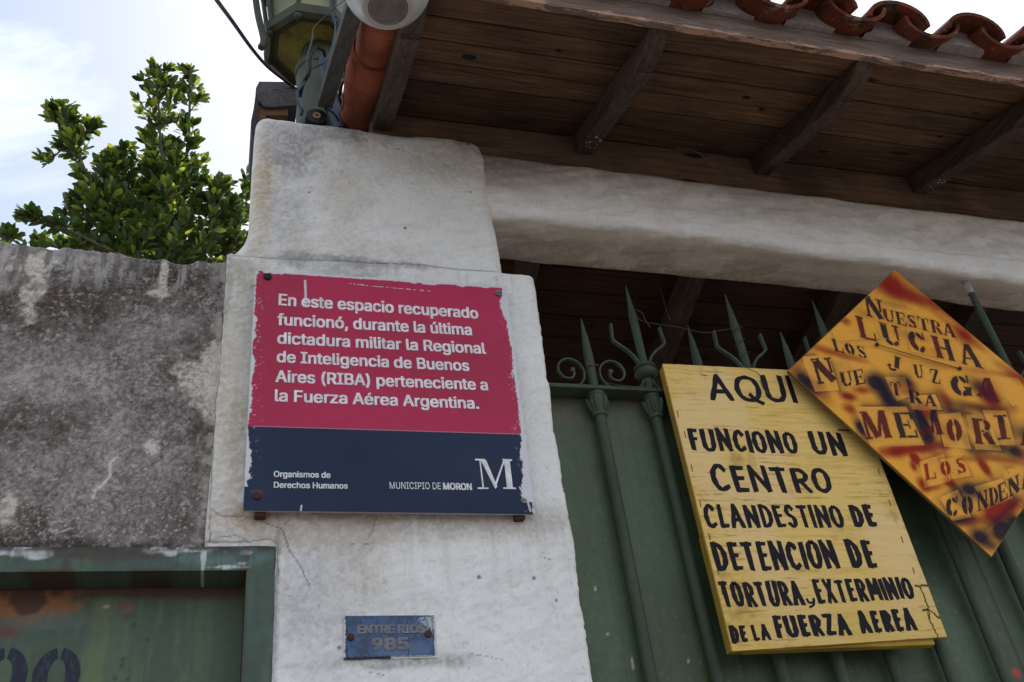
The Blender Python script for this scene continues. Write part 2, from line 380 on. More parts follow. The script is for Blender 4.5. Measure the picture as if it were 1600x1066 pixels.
# --- pillar
def lathe_rings(xs_of, zs, yf, yb, rad, nfront, dispf):
    """stack of rounded-rectangle rings, dense on the front"""
    rings = []
    for z in zs:
        x0, x1, r, y0 = xs_of(z)
        pts = []
        rl_ = min(r, .004) if x0 < -.04 and z < 3.31 else r
        for k in range(9): a = math.pi + (math.pi/2)*k/8; pts.append((x0+rl_+rl_*math.cos(a), y0+rl_+rl_*math.sin(a)))
        xa, xb = x0+rl_, x1-r
        for k in range(1, nfront): pts.append((xa+(xb-xa)*k/nfront, y0))
        for k in range(9): a = -math.pi/2 + (math.pi/2)*k/8; pts.append((x1-r+r*math.cos(a), y0+r+r*math.sin(a)))
        pts.append((x1, yb)); pts.append((x0, yb))
        rings.append([(p[0], p[1], z) for p in pts])
    return np.array(rings)
def rings_to(name, A, m, parent, paintf, disp, cap_top=True, ang=55):
    nz, n, _ = A.shape
    X, Y, Z = A[..., 0].copy(), A[..., 1].copy(), A[..., 2].copy()
    d = disp(X, Z)
    front = (Y < .2)
    Y2 = np.where(front, Y-d, Y); X2 = X + np.where((np.arange(n) < 9)[None, :], -d*.5, 0) + np.where(((np.arange(n) > n-12) & (np.arange(n) < n-2))[None, :], d*.5, 0)
    V = np.stack([X2, Y2, Z], -1).reshape(-1, 3)
    F = []
    for i in range(nz-1):
        a = i*n+np.arange(n); b = i*n+(np.arange(n)+1) % n
        F += np.stack([a, b, b+n, a+n], 1).tolist()
    if cap_top: F.append(tuple((nz-1)*n+k for k in range(n)))
    pc = paintf(X2, Z, Y2).reshape(-1, 3)
    o = obj(name, V, F, m, parent, paint=pc); smooth_by_angle(o, ang); return o
def pillar_paint(X, Z, Y):
    big = fbm(X, Z, 3.5, 4, 41, .5); mid = fbm(X, Z, 14, 6, 42, .6); fine = fbm(X, Z, 110, 4, 43, .65)
    c = np.zeros(X.shape+(3,)) + np.array((.77, .745, .72))
    c = lerp(c, (.70, .67, .645), ramp(mid, .42, .62)*.45)
    c = lerp(c, (.78, .765, .755), ramp(big, .45, .62)*.5)
    stain = lambda px, py, rx, ry, colr, k, rag=.5, soft=.6, s=0: lerp(c, colr, blob(X, Z, px, py, rx*1.1, ry*1.1, px+py+s, rag, soft, sc_=16)*min(1, k*1.0)*(.55+.45*ramp(fine, .38, .58)))
    G = (.30, .285, .285); O = (.42, .30, .15); B = (.36, .29, .23); D = (.10, .09, .085)
    # upper block
    c = stain(412, 275, 15, 110, O, .8, .15, .8); c = stain(428, 290, 4, 90, (.70, .66, .60), .5, .3); c = stain(400, 350, 20, 60, (.45, .38, .28), .5)
    c = stain(455, 230, 34, 60, G, .85, .7); c = stain(450, 330, 26, 70, G, .5, .6); c = stain(520, 205, 70, 22, G, .75, .8)
    c = stain(560, 205, 14, 30, D, .55, .8); c = stain(600, 202, 90, 12, D, .55, .8); c = stain(740, 228, 60, 18, (.3, .25, .22), .6, .6)
    c = stain(690, 260, 80, 30, (.42, .38, .35), .5, .8); c = stain(540, 300, 40, 100, (.50, .44, .35), .5, .6); c = stain(560, 390, 120, 24, (.5, .46, .4), .5, .7)
    c = stain(490, 405, 60, 10, D, .6, 1.1, .7); c = stain(580, 412, 90, 9, G, .8, 1.0); c = stain(470, 400, 26, 14, G, .8, 1); c = stain(530, 425, 60, 12, (.3, .3, .28), .6, 1.1)
    c = stain(430, 195, 30, 10, (.6, .58, .58), .4, .8)
    # left strip beside the sign
    c = stain(372, 480, 34, 90, (.50, .43, .33), .7, .4); c = stain(350, 620, 22, 120, (.46, .38, .27), .75, .5); c = stain(375, 560, 14, 140, (.56, .53, .47), .5, .4)
    c = stain(340, 720, 20, 80, (.50, .44, .36), .5, .5); c = stain(365, 420, 30, 20, (.42, .38, .32), .7, .7); c = stain(352, 440, 8, 60, G, .6, .8)
    c = stain(372, 700, 12, 90, (.40, .30, .18), .55, .5)
    # under the sign
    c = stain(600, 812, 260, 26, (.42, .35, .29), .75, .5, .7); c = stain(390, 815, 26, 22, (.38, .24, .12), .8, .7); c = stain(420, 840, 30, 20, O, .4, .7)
    c = stain(560, 860, 36, 90, (.47, .40, .33), .6, .5, .8); c = stain(520, 830, 60, 30, (.44, .36, .29), .5, .7); c = stain(500, 900, 40, 60, (.45, .43, .43), .35, .8)
    c = stain(500, 980, 40, 50, (.42, .41, .42), .45, .9); c = stain(470, 905, 26, 60, (.44, .42, .42), .5, .9); c = stain(350, 845, 60, 14, (.36, .33, .3), .6, 1)
    c = stain(770, 820, 80, 20, (.46, .41, .37), .5, .6)
    c = stain(610, 945, 90, 10, (.62, .6, .58), .5, .8)
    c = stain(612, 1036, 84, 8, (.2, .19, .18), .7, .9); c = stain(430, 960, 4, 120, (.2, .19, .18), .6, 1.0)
    vs_ = fbm(X*7, Z*.5, 9, 4, 44, .6)
    for z0, zl in ((3.30, .22), (2.565, .30), (3.84, .20)):
        m_ = (Z < z0)*np.clip(1-(z0-Z)/zl, 0, 1); c = lerp(c, (.33, .30, .27), m_*ramp(vs_, .50, .66)*(.20 if z0 > 3.8 else .22))
    tr_ = fbm(X*1.2+Z*.7, Z*6-X*2, 7, 4, 45, .6); c = lerp(c, (.53, .505, .49), ramp(tr_, .55, .70)*.25)
    # general pale dirt specks
    c = lerp(c, (.45, .43, .41), ramp(fine, .62, .72)*.3)
    # cracks and the construction joint
    K = (.07, .06, .055)
    for pts, wd, kk in [([(366, 398), (430, 402), (470, 405), (560, 410), (640, 414), (720, 420), (790, 426)],   .0015, .6),
                    ([(353, 402), (349, 470), (345, 560), (336, 640), (331, 740), (327, 850)], .0013, .6),
                    ([(398, 803), (405, 815), (425, 822), (440, 826), (452, 860), (470, 885), (482, 915)], .0013, .8),
                    ([(588, 806), (584, 825), (578, 835), (574, 845)], .0010, .7), ([(545, 852), (560, 849), (575, 850)], .0009, .6),
                    ([(845, 874), (870, 877), (890, 875), (900, 876)], .0009, .7), ([(735, 1022), (760, 1026), (785, 1032)], .0009, .5),
                    ([(330, 795), (345, 806), (380, 806)], .0013, .6), ([(395, 845), (420, 843), (433, 850), (434, 900)], .0016, .6), ([(310, 850), (350, 846), (392, 848)], .0022, .6), ([(440, 826), (447, 818), (455, 812)], .0009, .6), ([(340, 840), (370, 836), (385, 846)], .0012, .6), ([(570, 1050), (600, 1056)], .0010, .6)]:
        c = lerp(c, K, line(X, Z, pts, wd)*kk)
    for (px, py, rx) in [(731, 223, 4), (833, 905, 2.5), (748, 902, 3), (530, 1012, 2.5), (868, 940, 2), (622, 232, 2), (735, 300, 2), (595, 290, 1.6), (633, 357, 3), (483, 300, 2)]:
        c = lerp(c, (.09, .075, .065), blob(X, Z, px, py, rx, rx, px, .3, .3, sc_=60)*.8)
    return c
def pillar_disp(X, Z):
    d = .009*(fbm(X, Z, 3.2, 3, 51)-.5)*2 + .0035*(fbm(X, Z, 14, 4, 52)-.5)*2 + .0008*(fbm(X, Z, 70, 3, 53)-.5)*2 + .0022*(fbm(X*1.2+Z*.7, Z*6-X*2, 7, 4, 45, .6)-.5)*2
    chip = ramp(fbm(X, Z, 38, 4, 54, .6), .66, .72); d = d - .0018*chip
    eg = np.maximum(np.maximum(ramp(X, .672, .70)*(Z > 3.316)*(X < .73), ramp(X, .765, .79)), ramp(Z, 3.290, 3.312)*(Z < 3.3165)*(X > .7))
    d = d - .0028*ramp(fbm(X, Z, 26, 4, 55, .6), .60, .68)*eg
    for pts, wd, k in [([(366, 398), (430, 402), (560, 410), (720, 420), (790, 426)], .003, .002)]:
        d = d - line(X, Z, pts, wd)*k
    return d
pillar = thing('gate_pillar', (.4, .2, 0), 'thick white plastered masonry pillar carrying the red and navy notice board', 'pillar')
def low_x(z):
    xr = .783 + (.796-.783)*min(1, max(0, (z-2.1)/1.2)); xr = min(xr, .797)
    xl = -.046
    r = .014; y0 = 0
    if z > 3.300: t = (z-3.300)/.016; q = 1-math.sqrt(max(0, 1-t*t)); y0 += .004*q; xr -= .012*q
    return xl, xr, r, y0
zs = list(np.arange(0, 1.95, .08))+list(np.arange(1.95, 2.4870, .0032))+[2.4870, 2.4880]+list(np.arange(2.4910, 3.300, .0032))+[3.303, 3.306, 3.309, 3.312, 3.3145, 3.316]
A = lathe_rings(low_x, zs, 0, .42, .02, 270, None)
low = A[..., 2] < 2.4875; A[..., 0] = np.where(low, np.maximum(A[..., 0], .102), A[..., 0])
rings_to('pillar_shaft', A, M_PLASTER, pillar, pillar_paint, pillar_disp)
def up_x(z):
    t = (z-3.316)/(3.862-3.316)
    xr = .714 + .004*math.sin(t*9) - .014*t
    if z > 3.76: q = (z-3.76)/.102; xr -= .034*(1-math.sqrt(max(0, 1-q*q)))
    xl = .004 + .006*t
    if z < 3.45: q = (3.45-z)/.134; xl -= .050*q**2.2
    r = .045 - .012*t; y0 = .004
    if z > 3.828: q = (z-3.828)/.034; s = 1-math.sqrt(max(0, 1-q*q)); y0 += .03*s; xl += .02*s
    return xl, xr, r, y0
zs = list(np.arange(3.3165, 3.828, .0032))+[3.828+.034*math.sin(k/14*math.pi/2) for k in range(15)]
A = lathe_rings(up_x, zs, 0, .42, .04, 230, None)
A[:, :, 2] += (.010*(fbm(A[..., 0], A[..., 1]*0, 5, 3, 77)-.5)*2 + .004*(fbm(A[..., 0], A[..., 1]*0, 26, 3, 78)-.5)*2)*np.clip((A[..., 2]-3.6)/.245, 0, 1)
rings_to('pillar_head', A, M_PLASTER, pillar, pillar_paint, pillar_disp)

# --- lintel beam
beam = thing('lintel_beam', (1.9, .14, 3.55), 'long plastered lintel beam running right from the pillar over the gate', 'beam')
BX0, BX1 = .64, 3.6
nu = 620; xs = np.linspace(BX0, BX1, nu)
def beam_prof(x):
    zr = np.interp(x, [.6, .78, 1.4, 2.1, 2.6, 3.6], [3.562, 3.566, 3.556, 3.528, 3.500, 3.47])     # front lower ridge
    zb = np.interp(x, [.6, .83, 1.5, 2.0, 2.3, 2.42, 2.6, 3.6], [3.588, 3.585, 3.572, 3.568, 3.552, 3.566, 3.545, 3.53])     # back lower edge
    zt = np.interp(x, [.6, .75, 1.4, 2.1, 2.8, 3.6], [3.828, 3.826, 3.815, 3.800, 3.79, 3.78])
    return zr, zb, zt
rows = []; par = []
for x in xs:
    zr, zb, zt = [float(v) for v in beam_prof(x)]; r = .030; y0, y1 = .018, .255
    p = [(y1, zt)]; p += [(y0+.025+(y1-y0-.025)*(1-k/6), zt) for k in range(1, 6)]
    p += [(y0+.02-.02*math.sin(a)+.005*(1-math.sin(a)), zt-.02+.02*math.cos(a)) for a in [k/5*math.pi/2 for k in range(6)]]
    nf = 44; p += [(y0, zt-.02+(zr+r-(zt-.02))*k/nf) for k in range(1, nf)]
    p += [(y0+r-r*math.cos(a), zr+r-r*math.sin(a)) for a in [k/12*math.pi/2*.96 for k in range(13)]]
    nb = 34; ya, za = p[-1]; p += [(ya+(y1-.02-ya)*k/nb, za+(zb-za)*k/nb) for k in range(1, nb+1)]
    p += [(y1-.008, zb+.004), (y1, zb+.016)]
    rows.append(p)
A = np.array(rows); X = np.repeat(xs[:, None], A.shape[1], 1); Y, Z = A[..., 0].copy(), A[..., 1].copy()
S = np.cumsum(np.hypot(np.diff(Y, axis=1, prepend=Y[:, :1]), np.diff(Z, axis=1, prepend=Z[:, :1])), axis=1)
d = .016*(fbm(X, S*.6, 3.2, 3, 61)-.5)*2 + .009*(fbm(X*1.0+S*1.2, S*2.2, 9, 4, 62)-.5)*2 + .0012*(fbm(X, S, 55, 3, 63)-.5)*2
inner = ramp(Y, .24, .255)
Yd = Y - d*(1-inner)*.7*(Z > 3.59); Zd = Z + np.where(Z < 3.62, d*.8, 0)*(1-inner)
V = np.stack([X, Yd, Zd], -1).reshape(-1, 3); nv = A.shape[1]
mid = fbm(X, S, 10, 5, 64, .6); fine = fbm(X, S, 80, 4, 65, .7)
c = np.zeros(X.shape+(3,))+np.array((.78, .745, .72))
streak = fbm(X+S*1.4, S*3-X*.6, 8, 5, 66, .6)
c = lerp(c, (.62, .575, .55), ramp(streak, .42, .62)*.7)
c = lerp(c, (.56, .50, .465), ramp(mid, .45, .65)*.5)
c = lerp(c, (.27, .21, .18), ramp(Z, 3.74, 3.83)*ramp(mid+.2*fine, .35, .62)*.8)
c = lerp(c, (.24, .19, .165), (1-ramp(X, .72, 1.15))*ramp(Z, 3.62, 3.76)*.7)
rz = np.abs(Z-(np.interp(X, [.6, .78, 1.4, 2.1, 2.6, 3.6], [3.562, 3.566, 3.556, 3.528, 3.500, 3.47])+.05))
c = lerp(c, (.82, .80, .79), (1-ramp(rz, .01, .07))*(Y < .05)*.7)  # band along the front ridge lightened, light on the edge put into the colour
c = lerp(c, (.58, .49, .41), ramp(Y, .045, .08)*.7)  # underside toned darker and warmer, its shade put into the colour
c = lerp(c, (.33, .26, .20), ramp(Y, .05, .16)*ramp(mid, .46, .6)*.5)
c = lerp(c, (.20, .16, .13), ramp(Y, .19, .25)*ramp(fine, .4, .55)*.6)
c = lerp(c, (.6, .58, .56), ramp(fine, .62, .7)*.4)
# a hole in the plaster under the wall plate
hole = blob(X, Z, 885, 259, 26, 4, 5, .8, .3, y=.02, sc_=30)*(Y < .06)
c = lerp(c, (.06, .05, .045), hole*.9)
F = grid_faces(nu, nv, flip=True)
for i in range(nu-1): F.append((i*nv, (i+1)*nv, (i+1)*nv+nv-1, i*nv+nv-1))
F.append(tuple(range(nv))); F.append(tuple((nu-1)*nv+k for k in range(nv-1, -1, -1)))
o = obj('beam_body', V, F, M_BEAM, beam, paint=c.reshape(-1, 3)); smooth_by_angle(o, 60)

# second pillar to carry the far end of the lintel, outside the frame to the right
rp_ = thing('gate_pillar', (3.8, .2, 0), 'white plastered pillar at the far right end of the lintel beam', 'pillar')
MB().box(3.45, 4.1, .0, .42, 0, 3.466, .02).build('pillar_shaft', M_MORTAR, rp_)

# ------------------------------------------------------------------ green door, lower left
door = thing('green_door', (-.38, .05, 0), 'green metal door with rust patch and stencilled digits, below the grey wall', 'door')
def door_mat():
    m, n, b = newmat('door_leaf_paint')
    a = n.nodes.new('ShaderNodeAttribute'); a.attribute_name = 'paint'
    f = _noise(n, 60, 5, .6, _vec(n)); c = _mix(n, .35, a.outputs['Color'], _ramp(n, f.outputs[0], [(.3, .35), (.5, .5), (.7, .65)]), 'OVERLAY')
    n.links.new(c, b.inputs['Base Color']); b.inputs['Roughness'].default_value = .55; b.inputs['Specular IOR Level'].default_value = .4
    _bump(n, b, f.outputs[0], .2, .003); return m
M_DLEAF = door_mat()
def door_frame_paint(X, Z):
    c = np.zeros(X.shape+(3,))+np.array((.065, .10, .066))
    c = lerp(c, (.045, .07, .055), ramp(fbm(X, Z, 8, 5, 91), .45, .6)*.7)
    c = lerp(c, (.10, .16, .15), blob(X, Z, 350, 873, 60, 12, 2, .6)*.7)
    ed = ramp(Z, 2.452, 2.482)
    c = lerp(c, (.035, .03, .028), ed*ramp(fbm(X, Z, 40, 5, 92, .7), .46, .54)*.9*(X < .045))
    for (px, py, rx, ry) in [(20, 862, 26, 7), (60, 865, 14, 9), (245, 861, 16, 5), (268, 865, 8, 5), (310, 859, 28, 4), (318, 872, 3, 18), (385, 865, 8, 3), (360, 888, 22, 2), (378, 882, 6, 2)]:
        c = lerp(c, (.50, .50, .50), blob(X, Z, px, py, rx, ry, px, .5, .25, sc_=45)*.95)
    c = lerp(c, (.03, .02, .015), ramp(Z, 2.472, 2.480)*ramp(fbm(X, Z, 25, 4, 97, .7), .36, .5)*.9); c = lerp(c, (.05, .024, .014), ramp(-Z, -2.440, -2.434)*ramp(fbm(X, Z, 14, 4, 98, .7), .4, .55)*.8*(X < .045))
    c = lerp(c, (.045, .025, .018), ramp(X, .0985, .1003)*ramp(fbm(X*0, Z, 30, 3, 99), .4, .6)*.8); st2 = fbm(X*8, Z*.8, 9, 4, 100, .6); c = lerp(c, (.04, .06, .045), ramp(st2, .52, .66)*.6)
    for (px, py, rx, ry) in [(170, 868, 60, 8), (385, 876, 5, 18), (102, 885, 5, 8), (120, 868, 10, 6)]:
        c = lerp(c, (.05, .028, .02), blob(X, Z, px, py, rx, ry, px, .9, .5, sc_=40)*.7)
    return c
def painted_box(name, x0, x1, z0, z1, y0, y1, pf, m, parent, step=.003, yf=None):
    nu = max(2, int((x1-x0)/step)); nv = max(2, int((z1-z0)/step))
    X, Z = np.meshgrid(np.linspace(x0, x1, nu), np.linspace(z0, z1, nv), indexing='ij')
    Y = np.full(X.shape, y0) if yf is None else yf(X, Z)
    V = np.stack([X, Y, Z], -1).reshape(-1, 3); pc = pf(X, Z).reshape(-1, 3); F = grid_faces(nu, nv); n0 = len(V)
    cs = [0, nv-1, nu*nv-1, (nu-1)*nv]
    rim = [j for j in range(nv)]+[i*nv+nv-1 for i in range(1, nu)]+[(nu-1)*nv+j for j in range(nv-2, -1, -1)]+[i*nv for i in range(nu-2, 0, -1)]
    Bk = V[rim].copy(); Bk[:, 1] = y1; V = np.concatenate([V, Bk]); pc = np.concatenate([pc, pc[rim]]); k = len(rim)
    for i in range(k): F.append((rim[i], n0+i, n0+(i+1) % k, rim[(i+1) % k]))
    F.append(tuple(n0+i for i in range(k)))
    F = [f[::-1] if len(f) == 4 and 0 else f for f in F]
    o = obj(name, V, F, m, parent, paint=pc); smooth_by_angle(o, 40); return o
painted_box('door_head', -.83, .0995, 2.432, 2.4845, -.006, .13, door_frame_paint, M_DLEAF, door)
painted_box('door_jamb', .042, .1005, 0, 2.4315, -.008, .13, door_frame_paint, M_DLEAF, door, .006)
painted_box('door_jamb', -.89, -.832, 0, 2.4845, -.006, .13, door_frame_paint, M_DLEAF, door, .012)
LY = .085
def leaf_paint(X, Z):
    b = lambda px, py, rx, ry, s=0, rag=.5, soft=.4: blob(X, Z, px, py, rx, ry, px+s, rag, soft, y=LY, sc_=18)
    c = np.zeros(X.shape+(3,))+np.array((.055, .085, .05))
    c = lerp(c, (.08, .115, .062), ramp(fbm(X*2.5, Z*.5, 6, 5, 95), .42, .62)*.8)
    c = lerp(c, (.13, .16, .07), b(150, 1010, 12, 90)*.6); c = lerp(c, (.05, .075, .05), ramp(fbm(X*5, Z*.8, 9, 5, 96, .6), .52, .66)*.6); c = lerp(c, (.12, .15, .085), ramp(fbm(X*7, Z*.7, 9, 5, 101, .6), .58, .70)*.4); c = lerp(c, (.055, .085, .06), b(40, 985, 90, 28)*.7)
    c = lerp(c, (.075, .025, .014), b(180, 922, 200, 11, 1, .9)*.7); c = lerp(c, (.08, .03, .018), b(300, 925, 120, 8, 2, .8)*.6)
    c = lerp(c, (.22, .085, .03), b(40, 945, 62, 22, 3, .8, .15)); c = lerp(c, (.06, .022, .012), b(40, 935, 26, 14, 4, 1.2, .2)*.95)
    c = lerp(c, (.12, .035, .02), b(10, 985, 18, 8, 5, .8)*.9); c = lerp(c, (.09, .03, .02), b(20, 915, 60, 8, 6, .8)*.9)
    c = lerp(c, (.13, .075, .05), b(193, 947, 11, 7, 6, .5, .15)); c = lerp(c, (.4, .33, .25), b(166, 948, 4, 2)*.9)
    c = lerp(c, (.10, .05, .035), b(200, 962, 6, 4)*.9); c = lerp(c, (.10, .12, .10), b(60, 972, 50, 10, 8)*.6)
    for px, py in [(210, 977), (192, 1030), (190, 1040), (180, 1060), (200, 1062), (230, 1000)]: c = lerp(c, (.03, .04, .03), b(px, py, 2.5, 3, 0, .3)*.8)
    return c
painted_box('door_leaf', -.831, .0415, 0.02, 2.431, LY, .125, leaf_paint, M_DLEAF, door, .004)
def arc_poly(mb, cx, cz, ro_x, ro_z, ri_x, ri_z, a0, a1, y0, y1, n=26):
    pts = [(cx+ro_x*math.cos(R(a0+(a1-a0)*k/n)), cz+ro_z*math.sin(R(a0+(a1-a0)*k/n))) for k in range(n+1)]
    pts += [(cx+ri_x*math.cos(R(a1+(a0-a1)*k/n)), cz+ri_z*math.sin(R(a1+(a0-a1)*k/n))) for k in range(n+1)]
    mb.prism(pts, y0, y1)
M_STEN = mat_paint('stencil_blue_paint', (.010, .012, .028), .65, .4, dirt=(.06, .09, .08), dirt_amt=.8, scale=10, bump=.2)
for (px, tail) in ((88, True), (4, False)):
    p = at(px, 1056, LY); mb = MB()
    for a0, a1 in ((-82, 82), (98, 262)):
        arc_poly(mb, p.x, p.z, .0435, .055, .0165, .034, a0, a1, LY-.0015, LY-.0002)
    if tail:
        for a0, a1 in ((-82, 82), (98, 262)): arc_poly(mb, p.x, p.z-.098, .047, .060, .018, .034, a0, a1, LY-.0015, LY-.0002)
    else: mb.prism([(p.x+.018, p.z-.02), (p.x+.042, p.z-.02), (p.x+.032, p.z-.15), (p.x+.006, p.z-.15)], LY-.0017, LY-.0002)
    mb.build('stencil_digit', M_STEN, door)

# ------------------------------------------------------------------ lettering tools
def inter():
    for nm in ('Inter.woff2',):
        try:
            p = os.path.join(bpy.utils.system_resource('DATAFILES', path='fonts'), nm)
            return bpy.data.fonts.load(p)
        except Exception: pass
    return None
FONT = inter()
def text_mesh(s, offset=0.0, spacing=1.0):
    v, f = _text_mesh(s, 0.0, spacing)
    return v, f
def _text_mesh(s, offset=0.0, spacing=1.0):
    """glyph outlines, filled by a constrained triangulation with the non-zero rule"""
    from mathutils.geometry import delaunay_2d_cdt
    c = bpy.data.curves.new('tmp', 'FONT'); c.body = s; c.size = 1; c.resolution_u = 4; c.space_character = spacing; c.fill_mode = 'NONE'
    if FONT: c.font = FONT
    o = bpy.data.objects.new('tmp', c); col.objects.link(o)
    bpy.context.view_layer.update()
    me = bpy.data.meshes.new_from_object(o.evaluated_get(bpy.context.evaluated_depsgraph_get()))
    P = [Vector(p.co[:2]) for p in me.vertices]; E = [tuple(e.vertices) for e in me.edges]
    bpy.data.objects.remove(o); bpy.data.curves.remove(c); bpy.data.meshes.remove(me)
    V, _, Fc, _, _, _ = delaunay_2d_cdt(P, E, [], 0, 1e-5)
    A_ = np.array([P[a] for a, b in E]); B_ = np.array([P[b] for a, b in E]); out = []
    for f in Fc:
        cx, cy = sum((V[i].x for i in f))/len(f), sum((V[i].y for i in f))/len(f)
        up = (A_[:, 1] <= cy) & (B_[:, 1] > cy); dn = (A_[:, 1] > cy) & (B_[:, 1] <= cy)
        side = (B_[:, 0]-A_[:, 0])*(cy-A_[:, 1])-(cx-A_[:, 0])*(B_[:, 1]-A_[:, 1])
        wn = int((up & (side > 0)).sum())-int((dn & (side < 0)).sum())
        if wn != 0: out.append(tuple(f))
    return np.array([tuple(p) for p in V]), out
def cap_h(offset=0.0):
    v, _ = text_mesh('H', offset); return v[:, 1].max()-v[:, 1].min(), v[:, 1].min()
def lay_text(mb, s, A, B, cap, y, thick, offset=.0, spacing=1.0, lean=0.0):
    """A,B: baseline ends (x,z); cap: height in metres; on the plane y, standing thick proud of it"""
    v, f = text_mesh(s, offset, spacing); ch, b0 = cap_h(offset)
    us_ = sorted({i for q in f for i in q}); x0, x1 = v[us_, 0].min(), v[us_, 0].max()
    ux, uz = B[0]-A[0], B[1]-A[1]; W = math.hypot(ux, uz); ux /= W; uz /= W
    t = (v[:, 0]-x0)/(x1-x0)*W; h = (v[:, 1]-b0)/ch*cap
    X = A[0]+ux*t-uz*h+lean*h; Z = A[1]+uz*t+ux*h
    if offset > 0:
        k = offset*cap/ch*1.15; sub = MB(); th = thick
        for i, (dx, dz) in enumerate(((-1, -.5), (1, .5), (-1, .5), (1, -.5), (0, 0), (-.5, 0), (.5, 0))):
            lay_text(sub, s, (A[0]+dx*k, A[1]+dz*k), (B[0]+dx*k, B[1]+dz*k), cap, y-.00001*i, th+.00003*i, 0.0, spacing, lean)
        mb.add(sub.v, sub.f); return
    n = len(v); V = [(a, y-thick, b) for a, b in zip(X, Z)]+[(a, y, b) for a, b in zip(X, Z)]
    F = [q for q in f]; ec = {}
    for q in f:
        for i in range(len(q)):
            e = (q[i], q[(i+1) % len(q)]); k = tuple(sorted(e)); ec.setdefault(k, []).append(e)
    for k, es in ec.items():
        if len(es) == 1: a, b = es[0]; F.append((b, a, a+n, b+n))
    mb.add(V, F)

# ------------------------------------------------------------------ red and navy notice board
SY = -.032
sign = thing('notice_board', at(600, 620, SY), 'square crimson and navy notice board with white lettering, screwed to the white pillar', 'sign')
TL, TR, BR, BL = [at(*p, SY) for p in ((399, 423), (791, 447), (836, 803), (380, 797))]
# board as a bilinear sheet
N = 400
u, v_ = np.meshgrid(np.linspace(0, 1, N), np.linspace(0, 1, N), indexing='ij')
def quad(P00, P10, P11, P01, u, v):
    P = [np.array(p) for p in (P00, P10, P11, P01)]
    return ((1-u)*(1-v))[..., None]*P[0]+(u*(1-v))[..., None]*P[1]+(u*v)[..., None]*P[2]+((1-u)*v)[..., None]*P[3]
V = quad(BL, BR, TR, TL, u, v_); pc = np.zeros((N, N, 3))+np.array((.43, .030, .085))
pc = lerp(pc, (.35, .028, .065), ramp(fbm(u, v_, 3, 4, 71), .4, .65)*.8)
pc = lerp(pc, (.46, .045, .10), ramp(fbm(u, v_, 30, 5, 72, .7), .55, .75)*.35)
bnd = .312+.002*(u-.5)
navy = (v_ < bnd)
pc = np.where(navy[..., None], np.array((.018, .027, .060))+.012*(fbm(u, v_, 5, 4, 73)-.5)[..., None], pc)
def edge_w(s, w0, w1, sd): return w0 + w1*ramp(fbm(s, s*0+sd, 14, 5, sd, .65), .45, .75)
white = np.zeros_like(u)
nn = (fbm(u*2.2, v_*.8, 60, 4, 74, .7)-.5)*.010
wl = edge_w(v_, .003, .011, 3) + .022*np.exp(-((v_-.17)/.09)**2)*fbm(u*3, v_, 40, 4, 9) ; white = np.maximum(white, ramp(wl+nn*1.5-u, -.001, .001)*(v_ > .085))
wl2 = (v_ < .085)*0
wr = .010 + .022*ramp(v_, .28, .34)*ramp(.99-v_, 0, .4)*0 + edge_w(v_, .003, .006, 7) + (.022*np.exp(-((v_-.905)/.045)**2)) + .030*np.clip((.33-v_)/.33, 0, 1)*(v_ < .33)
wr = np.where(v_ < .045, .004, wr)
white = np.maximum(white, ramp(wr+nn*2.2-(1-u), -.001, .001))
wt = .006+.008*ramp(fbm(u, u*0, 9, 4, 11, .6), .5, .7)+.006*u; white = np.maximum(white, ramp(wt+nn*.8-(1-v_), -.001, .001)*(u > .03))
# scratches
def scr(pts, w_): return 1-ramp(seg_dist(u+nn*.2, v_+nn*.2, pts), w_*.5, w_)
white = np.maximum(white, scr([(.187, .965), (.190, .90), (.190, .845)], .0055))
white = np.maximum(white, scr([(.36, .965), (.45, .958), (.55, .955), (.68, .95)], .002)*ramp(fbm(u*3, v_, 60, 3, 4), .4, .5))
white = np.maximum(white, scr([(.185, .0), (.186, .018)], .0035)); white = np.maximum(white, scr([(.955, .10), (.975, .06), (.985, .01)], .004))
white = np.maximum(white, scr([(0.02, .313), (.975, .313)], .0015)*.35)
white = np.maximum(white, ramp(fbm(u*.8+.3*v_, v_, 120, 3, 12, .7), .72, .76)*.7*ramp(.06-np.minimum(u, 1-u), 0, .05))
pc = lerp(pc, (.60, .585, .61), white)
rs = 1-ramp(np.hypot(u-.045, v_-.06), .008, .022); pc = lerp(pc, (.12, .04, .03), rs*.8)
F = grid_faces(N, N); Vf = V.reshape(-1, 3); pcf = pc.reshape(-1, 3)
M_BOARD = mat_vpaint('notice_board_paint', .5, .06, (20, 20, 20), .15, .04)
rim = [j for j in range(N)]+[i*N+N-1 for i in range(1, N)]+[(N-1)*N+j for j in range(N-2, -1, -1)]+[i*N for i in range(N-2, 0, -1)]
Bk = Vf[rim].copy(); Bk[:, 1] = SY+.008; n0 = len(Vf); k = len(rim)
Vf = np.concatenate([Vf, Bk]); pcf = np.concatenate([pcf, np.zeros((k, 3))+np.array((.5, .48, .5))])
for i in range(k): F.append((rim[i], n0+i, n0+(i+1) % k, rim[(i+1) % k]))
F.append(tuple(n0+i for i in range(k)))
smooth_by_angle(obj('panel', Vf, F, M_BOARD, sign, paint=pcf), 40)
M_RED_UNDER = M_LETTER
LT = [("En este espacio recuperado", (436, 477), (747, 498), 18.5), ("funcionó, durante la última", (434, 508), (737, 524), 18.5),
      ("dictadura militar la Regional", (434, 537), (759, 553), 18.5), ("de Inteligencia de Buenos", (433, 566), (733, 580), 18.5),
      ("Aires (RIBA) perteneciente a", (431, 597), (762, 610), 19), ("la Fuerza Aérea Argentina.", (430, 627), (748, 639), 19)]
